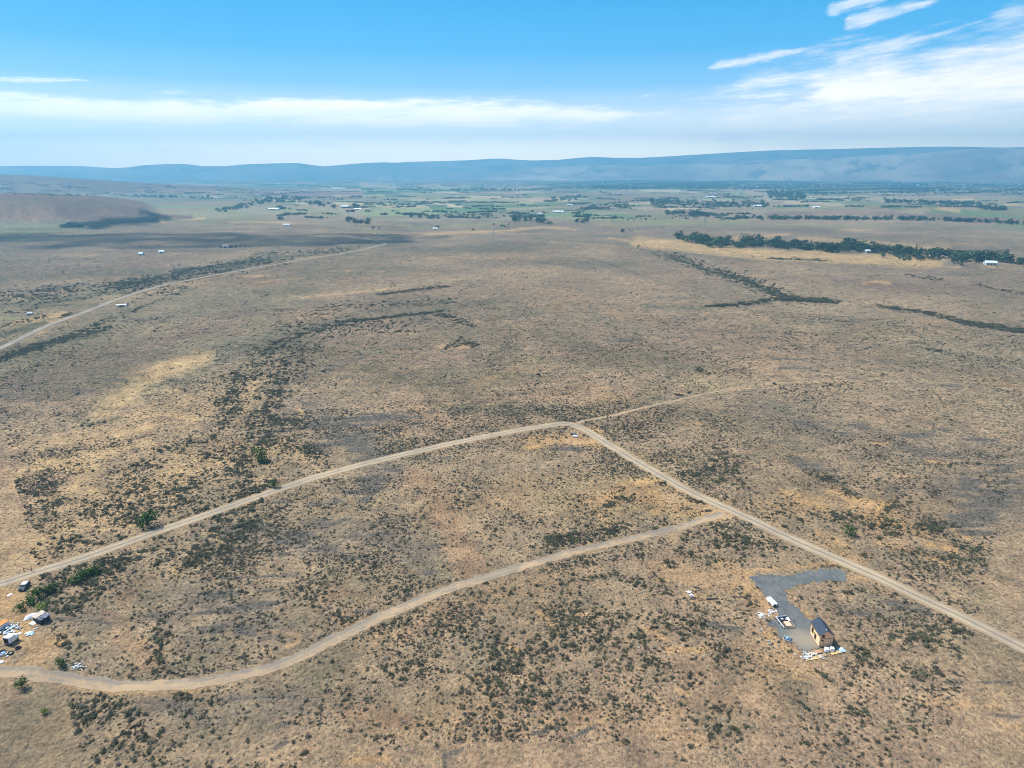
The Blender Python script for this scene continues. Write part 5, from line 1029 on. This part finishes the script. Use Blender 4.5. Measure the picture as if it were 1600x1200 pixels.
o = sheet(random.Random(31), 1.7, 1.5, 0, .2, 9, M_LBLUE, 'tarp_bundle', drape=.6); x, y, z = P(1315, 1016); o.location = (x, y, z + .03); tag(o, 'pale blue tarp bundle at the right end of the lumber', 'tarp bundle')
# star-shaped white thing, heap and logs
def star():
    x, y, z = P(1076.5, 926); V = []; n = 10
    for k in (0, 1):
        for i in range(n): r = (1.05 if i % 2 == 0 else .42); a = math.pi / 2 + i * math.pi / 5; V.append((r * math.cos(a), r * .95 * math.sin(a), .35 * (1 - r / 1.1) + .12 - k * .06))
        V.append((0, 0, .5 - k * .06))
    F_ = [(i, (i + 1) % n, 10) for i in range(n)] + [(11 + (i + 1) % n, 11 + i, 21) for i in range(n)] + [((i + 1) % n, i, 11 + i, 11 + (i + 1) % n) for i in range(n)]
    o = mesh_obj('plastic_sheet', V, F_, M_WHITE); o.location = (x, y, z); tag(o, 'white star-shaped plastic sheet beside a brown heap', 'plastic sheet')
star()
o = sheet(random.Random(33), 1.6, 1.2, 0, .3, 9, M_BRN, 'brown_heap', drape=.6); x, y, z = P(1081, 935); o.location = (x, y, z); tag(o, 'brown rock-like heap just below the white star-shaped sheet', 'heap')
o = sheet(random.Random(34), 1.2, .7, 0, .2, 7, M_WHITE2, 'plastic_scrap', drape=.2); x, y, z = P(1080, 930); o.location = (x, y, z); tag(o, 'greyish plastic scrap between white star shape and brown heap', 'plastic scrap')
def log(px, py, L, r, rz, lab):
    rs = random.Random(int(px)); x, y, z = P(px, py); t = empty('fallen_log', (x, y, z), rz); tag(t, lab, 'log')
    a = np.array([-L / 2, 0, r]); parts = []
    for k in range(4): b = a + np.array([L / 4, rs.uniform(-.12, .12), rs.uniform(-.02, .03)]); parts.append(tube(a, b, r * (1 - .12 * k), r * (1 - .12 * (k + 1)), 8)); a = b
    part('trunk', join(*parts), M_LOG, t); part('branch', join(tube((0, 0, r), (.5, .5, .35), .06, .02, 5), tube((-.5, 0, r), (-.2, -.5, .4), .06, .02, 5)), M_LOG, t)
log(1113, 936, 3.6, .28, R(8), 'thick grey fallen log right of the brown heap'); log(1156, 933, 3.4, .16, R(4), 'thinner fallen log nearer to the gravel pad')
log(1171, 932, 1.6, .12, R(-6), 'short thin log end next to the gravel pad')
# road corner
t = thing('white_tank', 899, 683.5, 'white tank on bare orange soil inside the road bend', 'tank', R(-20)); bevel(part('tank_body', box(0, 0, .1, 1.9, 1.1, 1.0), M_WHITE, t), .2, 3); part('skid', box(0, 0, 0, 2.0, 1.2, .1), M_DARKM, t)
t = thing('dark_pit', 896, 679, 'dark flat crate behind the white tank at road bend', 'pit', R(10)); part('box_body', box(0, 0, .0, 2.6, 1.1, .5), M_DARKM, t); part('rim', join(box(0, .56, .5, 2.7, .08, .08), box(0, -.56, .5, 2.7, .08, .08)), M_GREYP, t)  # raised dark box added in place of a dark pit
t = thing('sign_post', 901.5, 663, 'thin wooden post standing at the outer edge of road bend', 'post'); part('post', tube((0, 0, 0), (0, 0, 3.2), .09, .08, 8), M_LOG, t); part('brace', tube((.05, 0, .1), (.5, .1, .9), .05, .05, 6), M_LOG, t)
# vehicles and homestead at the left edge
def suv(px, py, rz, lab):
    t = thing('parked_suv', px, py, lab, 'car', rz); t.scale = (.85, .8, .9); L, Wd = 4.7, 1.95
    prof = [(-2.3, .35), (-2.35, .75), (-2.25, 1.05), (-1.35, 1.12), (-.6, 1.68), (1.7, 1.72), (2.25, 1.1), (2.32, .5), (2.2, .32)]
    def ext(pr, w0, w1=None):
        n = len(pr); w1 = w1 or w0; V = [(-w0 / 2, a, b) for a, b in pr] + [(w0 / 2, a, b) for a, b in pr]; return V, [tuple(range(n))[::-1], tuple(range(n, 2 * n))] + [(i, (i + 1) % n, n + (i + 1) % n, n + i) for i in range(n)]
    bevel(part('body', ext([(a, min(b, 1.1)) for a, b in prof], Wd), M_DARKM, t), .06); part('cabin_glass', ext([(-1.3, 1.08), (-.6, 1.6), (1.68, 1.64), (2.15, 1.08)], Wd * .88), M_GLASS, t)
    bevel(part('roof', box(0, .55, 1.645, 1.6, 2.2, .07), M_WHITE, t), .03); part('bonnet', box(0, -1.75, 1.105, 1.5, .95, .03), M_DARKM, t)
    for sx in (-1, 1):
        for sy in (-1.45, 1.45): wv = part('wheel', tube((sx * (Wd / 2 - .2), sy, .36), (sx * (Wd / 2 + .03), sy, .36), .36, .36, 14), M_TYRE, t); part('rim', tube((sx * (Wd / 2 + .031), sy, .36), (sx * (Wd / 2 + .05), sy, .36), .2, .2, 10), M_SILVER, wv)
        part('headlight', box(sx * .7, -2.345, .75, .3, .06, .16), M_WHITE, t); part('tail_light', box(sx * .8, 2.3, .8, .18, .06, .3), mat('red lens', (.4, .02, .02)), t)
suv(39, 919, R(8), 'dark SUV with white roof parked below the left gravel road')
def truck():
    t = thing('box_van', 10, 1010, 'white box van with shaded back painted black at the left edge', 'van', R(-14)); t.scale = (.8, .55, .95); bevel(part('box_body', box(0, 2.2, .7, 2.2, 3.6, 1.7), M_WHITE, t), .05); part('rear_shade', box(0, .39, .8, 2.0, .03, 1.45), M_BLACK, t)  # the rear is only in shade; a black panel paints that shade
    bevel(part('cab', box(0, 4.75, .5, 2.0, 1.5, 1.4), M_WHITE, t), .15, 3); part('windscreen', box(0, 5.52, 1.2, 1.7, .03, .55), M_GLASS, t); part('bumper', box(0, .3, .5, 2.1, .16, .18), M_DARKM, t); part('roof_awning', box(.0, .75, 2.42, 2.3, .7, .07), M_SILVER, t)
    for sx in (-1, 1):
        for sy in (1.2, 4.6): part('wheel', tube((sx * .75, sy, .42), (sx * 1.02, sy, .42), .42, .42, 14), M_TYRE, t)
truck()
def shack():
    t = thing('ruined_shed', 66, 970, 'dark collapsed shed with a pale flat roof panel', 'shed', R(-28)); t.scale = (.8, .8, .8); L, Wd = 4.2, 3.0
    part('wall', join(box(0, -Wd / 2, 0, L, .12, 1.9), box(-L / 2, 0, 0, .12, Wd, 2.1), box(L / 2, 0, 0, .12, Wd, 1.7), box(0, Wd / 2, 0, L, .12, 2.2)), mat('black wall', (.03, .033, .04), .8, .3), t)
    V = [(-L / 2 - .3, -Wd / 2 - .3, 2.0), (-.1, -Wd / 2 - .3, 1.95), (-.1, Wd / 2 + .2, 2.3), (-L / 2 - .3, Wd / 2 + .2, 2.35)]; V += [(a, b, c + .07) for a, b, c in V]; part('roof_panel', (V, [(3, 2, 1, 0), (4, 5, 6, 7), (0, 1, 5, 4), (1, 2, 6, 5), (2, 3, 7, 6), (3, 0, 4, 7)]), mat('dusty roof', A(214, 200, 190), .8, .12), t)
    for q in range(6): part('rafter', box(.2 + q * .38, 0, 1.9 + .05 * (q % 2), .1, Wd + .3, .1, .12 * (q % 3 - 1)), M_SILVER, t)
    part('roof_rim', join(box(1.2, Wd / 2 + .1, 2.05, 2.2, .12, .12), box(2.2, .2, 1.95, .12, 2.9, .12)), M_WHITE, t)
    o = sheet(random.Random(51), 2.2, 2.4, 0, .25, 8, mat('grey tarp', (.12, .13, .17), .6, .3), 'torn_tarp'); o.location = (t.location.x + 1.2, t.location.y - .3, t.location.z + 1.75); o.scale = (.8, .8, .8); tag(o, 'torn grey tarp sagging over the open half of ruined shed', 'tarp')
shack()
for sx, sy, px, py, dr, mt, nm, lab, cat, rz in [(3.8, 2.4, 51, 964, .9, M_WHITE2, 'white_tarp', 'big crumpled white tarp left of the ruined shed', 'tarp', 25), (1.6, 1.2, 52, 974, .15, M_WHITE, 'metal_sheet', 'flat white panel below the big crumpled tarp', 'panel', -8), (1.5, 1.9, 48, 990, .5, M_LBLUE, 'blue_tarp', 'pale blue crumpled tarp on the orange yard', 'tarp', 15), (1.1, .7, 43, 990, .25, M_WHITE, 'white_cloth', 'white cloth touching left side of pale blue tarp', 'cloth', 20), (.9, .6, 57, 982, .1, M_CONC, 'pale_board', 'small pale board between white panel and blue tarp', 'board', 40), (.9, 1.3, 15, 930, .12, M_WHITE, 'paper_scrap', 'small white scrap below the left gravel road', 'scrap', -20), (.8, .5, 61, 967, .2, M_WHITE, 'white_sack', 'small white sack against the ruined shed', 'sack', 0), (1.4, 1.0, 1, 1035, .3, M_WHITE, 'white_sheet', 'white sheet cut by the left edge under the scrap', 'sheet', 0)]:
    o = sheet(random.Random(int(px * 7)), sx, sy, 0, .18, 9, mt, nm, drape=dr); x, y, z = P(px, py); o.location = (x, y, z + .03); o.rotation_euler = (0, 0, R(rz)); tag(o, lab, cat)
junk(9, 985, 'heap of silver sheet scrap behind the box van', 60, 1.7, [M_SILVER, M_WHITE, M_DARKM, M_GREYP, M_WHITE2, M_LBLUE], 61, size=(.3, 1.3), zmax=.9)
junk(14, 981, 'silver scrap with dark pieces right of the orange trailer', 24, .9, [M_SILVER, M_DARKM, M_GREYP], 62, size=(.3, 1.1), zmax=.6)
junk(2, 1024, 'blue and grey scrap at the left edge below the van', 26, .8, [M_SILVER, M_DARKM, M_BLUE, M_WHITE2], 63, size=(.2, .8), zmax=.5)
junk(122, 1042, 'silvery rubble beside the green tree by the dirt track', 34, 1.0, [M_SILVER, M_CONC, M_GREYP], 64, size=(.15, .6), zmax=.3)
t = thing('orange_trailer', 1, 984, 'orange-topped trailer cut off by the left edge', 'trailer', R(-20)); bevel(part('body', box(0, .6, .5, 1.8, 2.6, 1.1), M_WHITE2, t), .06); part('roof', box(0, .6, 1.605, 1.86, 2.66, .1), M_ORANGE, t)
for sx in (-1, 1): part('wheel', tube((sx * .7, .6, .3), (sx * .95, .6, .3), .3, .3, 12), M_TYRE, t)
def tyre(px, py, lab):
    x, y, z = P(px, py); V = []; F_ = []; n, m_ = 16, 8; r0, r1 = .5, .22
    for i in range(n):
        for j in range(m_): a = 2 * math.pi * i / n; b = 2 * math.pi * j / m_; V.append(((r0 + r1 * math.cos(b)) * math.cos(a), (r0 + r1 * math.cos(b)) * math.sin(a), .2 + r1 * math.sin(b) * .9))
    F_ = [(i * m_ + j, ((i + 1) % n) * m_ + j, ((i + 1) % n) * m_ + (j + 1) % m_, i * m_ + (j + 1) % m_) for i in range(n) for j in range(m_)]
    o = mesh_obj('tyre', V, F_, M_TYRE, smooth=True); o.location = (x, y, z); tag(o, lab, 'tyre')
tyre(16.5, 1021.5, 'black tyre lying alone on the orange yard'); tyre(28.5, 1013, 'black tyre right of the box van'); tyre(4, 1019, 'black tyre nearest the left edge, beside blue scrap')
# rail gate beyond the road
t = thing('pole_gate', 44, 893, 'crooked dark pole gate above the left gravel road', 'gate', R(5))
part('post', tube((-1.1, 0, 0), (-1.2, 0, 1.6), .1, .08, 8), M_LOG, t); part('post', tube((1.0, 0, 0), (1.1, .1, 1.6), .1, .08, 8), M_LOG, t); part('rail', tube((-1.15, 0, 1.3), (.95, 0, .45), .07, .06, 8), M_LOG, t); part('rail', tube((1.0, .05, 1.0), (1.6, .3, .2), .06, .05, 8), M_LOG, t)

# ------------------------------------------------------------------ farm buildings
M_FW = mat('white barn wall', (.70, .72, .74), .6, .08, .2, rnd=.15); M_FR = mat('metal roof', (.62, .66, .70), .45, .08, .2, rnd=.2); M_FR2 = mat('blue roof', (.38, .55, .62), .45, .08, .2); M_FR3 = mat('brown roof', (.25, .20, .17), .7, .1, .2, rnd=.3)
def barn_mesh(L, Wd, H, Rr, ov=.4):
    walls = ([(-L / 2, -Wd / 2, -1), (L / 2, -Wd / 2, -1), (L / 2, Wd / 2, -1), (-L / 2, Wd / 2, -1), (-L / 2, -Wd / 2, H), (L / 2, -Wd / 2, H), (L / 2, Wd / 2, H), (-L / 2, Wd / 2, H), (-L / 2, 0, H + Rr), (L / 2, 0, H + Rr)], [(0, 1, 5, 4), (2, 3, 7, 6), (1, 2, 6, 9, 5), (3, 0, 4, 8, 7)])
    k = Rr / (Wd / 2) * ov; e = L / 2 + ov; y = Wd / 2 + ov; t = .25
    V = [(-e, -y, H - k), (e, -y, H - k), (e, 0, H + Rr), (-e, 0, H + Rr), (-e, y, H - k), (e, y, H - k)]; V += [(a, b, c + t) for a, b, c in V]
    roof = (V, [(6, 7, 8, 9), (9, 8, 11, 10), (3, 2, 1, 0), (4, 5, 2, 3), (0, 1, 7, 6), (5, 4, 10, 11), (1, 2, 8, 7), (2, 5, 11, 8), (3, 0, 6, 9), (4, 3, 9, 10)])
    return walls, roof
def barn(px, py, L, Wd, H, Rr, rz, lab, rm=M_FR, wm=M_FW, name='barn', cat='barn', doors=3):
    t = thing(name, px, py, lab, cat, R(rz)); w_, r_ = barn_mesh(L, Wd, H, Rr); part('wall', w_, wm, t); part('roof', r_, rm, t)
    for q in range(doors): part('door', box(-L / 2 + (q + .7) * L / (doors + .4), -Wd / 2 - .06, 0, L / (doors * 2.2), .1, H * .75), M_DARKM, t)
    part('window', box(-L / 2 - .06, 0, H * .4, .1, Wd * .3, H * .3), M_GLASS, t)
    return t
barn(1547, 413.5, 13, 9, 3.0, 2.0, -14, 'pale green metal barn at the right edge before the trees', mat('pale green metal', (.55, .66, .64), .4, .06, .3, rnd=.1), doors=3)
barn(221, 398.5, 6.5, 5, 2.4, 1.3, -12, 'left one of two small blue-roofed sheds on the plain', M_FR2, name='shed', cat='shed', doors=1); barn(253, 395.5, 7, 5, 2.6, 1.4, 10, 'right one of two small blue-roofed sheds on the plain', M_FR2, name='shed', cat='shed', doors=1)
barn(353, 387, 8, 5, 3, 1.8, 5, 'pale farmhouse among dark trees above the far road', M_FR3, name='farmhouse', cat='house', doors=1)
barn(190, 479, 7.5, 2.2, 1.6, .3, 28, 'long white caravan beside the far left road', M_WHITE, M_WHITE, 'caravan', 'caravan', 1); barn(47, 491.5, 3.6, 1.7, 1.2, .3, 8, 'pale vehicle-sized shed on the left plain', M_WHITE2, M_GREYP, 'shed', 'shed', 1)
barn(1355, 395, 8, 6, 3, 2, 10, 'small white-roofed house among the tall river trees', M_FR, name='house', cat='house', doors=1); barn(1457, 400, 8, 6, 3, 2, -8, 'small pale-roofed house in right part of river trees', M_FR, name='house', cat='house', doors=1)
T2 = belt([(343, 388), (350, 387), (362, 388), (393, 384)], 9, 4, .4)
TL2 = []
for r_ in T2:
    o = plant('tree', TREES[r_[6]], 'crown', 'trunk'); o.location = r_[:3]; o.scale = (r_[3], r_[3], r_[4]); TL2.append((o, 'small dark tree', 'small dark trees', 'around the lone farmhouse on the left plain', r_[7], 'tree'))
rank_labels(TL2)
WB = [(421, 277.5, 150, 60, 14, 'long white packing shed at the foot of left mountain ridge'), (631, 274, 170, 90, 30, 'left bright white dome roof below the mountains'), (649.5, 276, 260, 100, 55, 'right and larger bright white dome roof below the mountains'), (183, 282.5, 90, 40, 12, 'white farm building left below the first mountain'), (524, 295.5, 55, 30, 9, 'pale yellow roof on the valley floor, left of a pair'), (535, 295.5, 40, 26, 8, 'pale yellow roof on the valley floor, right of a pair'), (428, 328, 34, 14, 6, 'long white barn in the green field at left'), (539, 324, 24, 14, 6, 'white farmhouse beside the round tree clump'), (559, 328, 20, 12, 5, 'white shed just below the round tree clump'), (680, 358, 9, 7, 3, 'small white house on the green flat left of centre'), (448, 352, 14, 7, 3, 'white shed on the tan field left of far road'), (870, 332, 26, 12, 5, 'left white barn at the edge of green field'), (874, 332, 22, 10, 5, 'right white barn at the edge of green field'), (890, 321, 20, 12, 5, 'white house on the tan field in the middle distance'), (844, 335, 10, 8, 4, 'teal-roofed house in the grove left of green field'), (1110, 309, 40, 20, 8, 'white farmhouse left of a round clump, middle distance'), (1340, 281.5, 100, 60, 26, 'white dome building in the wooded town'), (1183, 323, 24, 14, 6, 'white barn right of the dark valley grove'), (1275, 325, 20, 10, 5, 'white house on the green flat above the brown rise'), (1105, 376, 1, 1, 1, '')]
for px, py, L, Wd, H, lab in WB:
    if lab: barn(px, py, L, Wd, H * .55, H * .45, random.uniform(-8, 8), lab, M_WHITE if L > 60 else random.choice([M_FR, M_WHITE]), M_WHITE if L > 60 else M_FW, 'farm_building', 'building', 1)
# small white farmsteads over the valley, one mesh shared
w_, r_ = barn_mesh(1, .55, .22, .13, .02); v_, f_, mi_ = merge((w_, 0), (r_, 1)); fm_ = bpy.data.meshes.new('farmstead'); fm_.from_pydata([tuple(map(float, q)) for q in v_], [], f_); fm_.materials.append(M_FW); fm_.materials.append(M_FR); fm_.polygons.foreach_set('material_index', mi_); fm_.update()
rs = random.Random(77); FR = []
for q in range(230):
    if q < 120: px, py = rs.uniform(880, 1600), rs.uniform(281, 304); lab = 'in the far wooded town, left half' if px < 1200 else 'in the far wooded town, right half'
    elif q < 150: px, py = rs.uniform(60, 420), rs.uniform(305, 311); lab = 'in the row behind the left ridge'
    else: px, py = rs.uniform(150, 900), rs.uniform(278, 312); lab = 'on the far left valley floor'
    x, y, z = P(px, py); sc = F / float(project(x, y, z)[2])
    if z > 14: continue
    L = rs.uniform(1.6, 4.2) / sc; o = bpy.data.objects.new('farm_building', fm_); COL.objects.link(o); o.location = (x, y, z); o.scale = (L, L * .8, L * .75); o.rotation_euler = (0, 0, rs.uniform(-.4, .4)); FR.append((o, 'white farm roof', 'white farm roofs', lab, px, 'building'))
rank_labels(FR)
# transmission towers
def tower(px, py, hpx, lab):
    x, y, z = P(px, py); sc = F / float(project(x, y, z)[2]); H = hpx / sc; t = empty('power_pylon', (x, y, z)); tag(t, lab, 'pylon'); w0 = H * .09
    for sx in (-1, 1):
        for sy in (-1, 1): part('leg', tube((sx * w0, sy * w0, 0), (sx * w0 * .25, sy * w0 * .25, H), .22, .15, 4), M_GREYP, t)
    for q, hh in enumerate((.62, .78, .94)): part('cross_arm', tube((-H * .15, 0, H * hh), (H * .15, 0, H * hh), .18, .18, 4), M_GREYP, t)
    part('lattice', join(*[tube((-w0 * (1 - .75 * k / 6), -w0 * (1 - .75 * k / 6), H * k / 6), (w0 * (1 - .75 * (k + 1) / 6), -w0 * (1 - .75 * (k + 1) / 6), H * (k + 1) / 6), .12, .12, 4) for k in range(6)]), M_GREYP, t)
tower(1101, 353, 12, 'thin grey power pylon at the right end of green field'); tower(772, 370, 14, 'thin grey power pylon left of centre on the plain'); tower(590, 373, 11, 'thin grey power pylon beyond the far road bend'); tower(1447, 352, 8, 'thin grey pylon in front of the long dark tree row')

# ------------------------------------------------------------------ the cloud whose shadow darkens the far left plain
def cloud():
    CLM, k, b = new_mat('cloud vapour'); b.inputs['Base Color'].default_value = (.85, .87, .9, 1); tr = k.n('ShaderNodeBsdfTransparent'); ms = k.n('ShaderNodeMixShader'); tcn = k.n('ShaderNodeTexCoord')
    k.set(ms.inputs[0], k.m('MULTIPLY', k.ramp(k.noise(tcn.outputs['Object'], .008, 6, .65), .38, .6), .62)); k.t.links.new(tr.outputs[0], ms.inputs[1]); k.t.links.new(b.outputs[0], ms.inputs[2])
    k.t.links.new(ms.outputs[0], [n for n in k.t.nodes if n.type == 'OUTPUT_MATERIAL'][0].inputs[0])
    c = P(230, 372); alt = 1900.0; k = alt / math.tan(SUN_EL); cx, cy = c[0] + k * math.sin(SUN_AZ), c[1] + k * math.cos(SUN_AZ)
    n, m_ = 90, 40; V = []
    for kk in (0, 1):
        for i in range(n + 1):
            for j in range(m_ + 1):
                u = i / n * 2 - 1; v = j / m_ * 2 - 1; X = u * 560; Y = v * 150 + u * 30
                q = math.hypot(u, v) + .5 * (float(fbm(X / 160 + 5, Y / 110, 130, 5)) - .5) * 2
                th = max(0.0, 1 - q); h = (th ** .5) * (70 + 60 * float(fbm(X / 60, Y / 60, 131, 4)))
                V.append((X, Y, h * (1 if kk == 0 else -.35), th))
    keep = [v[3] > 0 for v in V]; n1 = (n + 1) * (m_ + 1); F_ = []
    for i in range(n):
        for j in range(m_):
            a = i * (m_ + 1) + j; q = (a, a + m_ + 1, a + m_ + 2, a + 1)
            if any(keep[t] for t in q): F_.append(q); F_.append(tuple(n1 + t for t in q[::-1]))
    o = mesh_obj('cloud', [v[:3] for v in V], F_, CLM, smooth=True); o.location = (cx, cy, alt); tag(o, 'flat fair-weather cloud high over the left plain', 'cloud')
cloud()
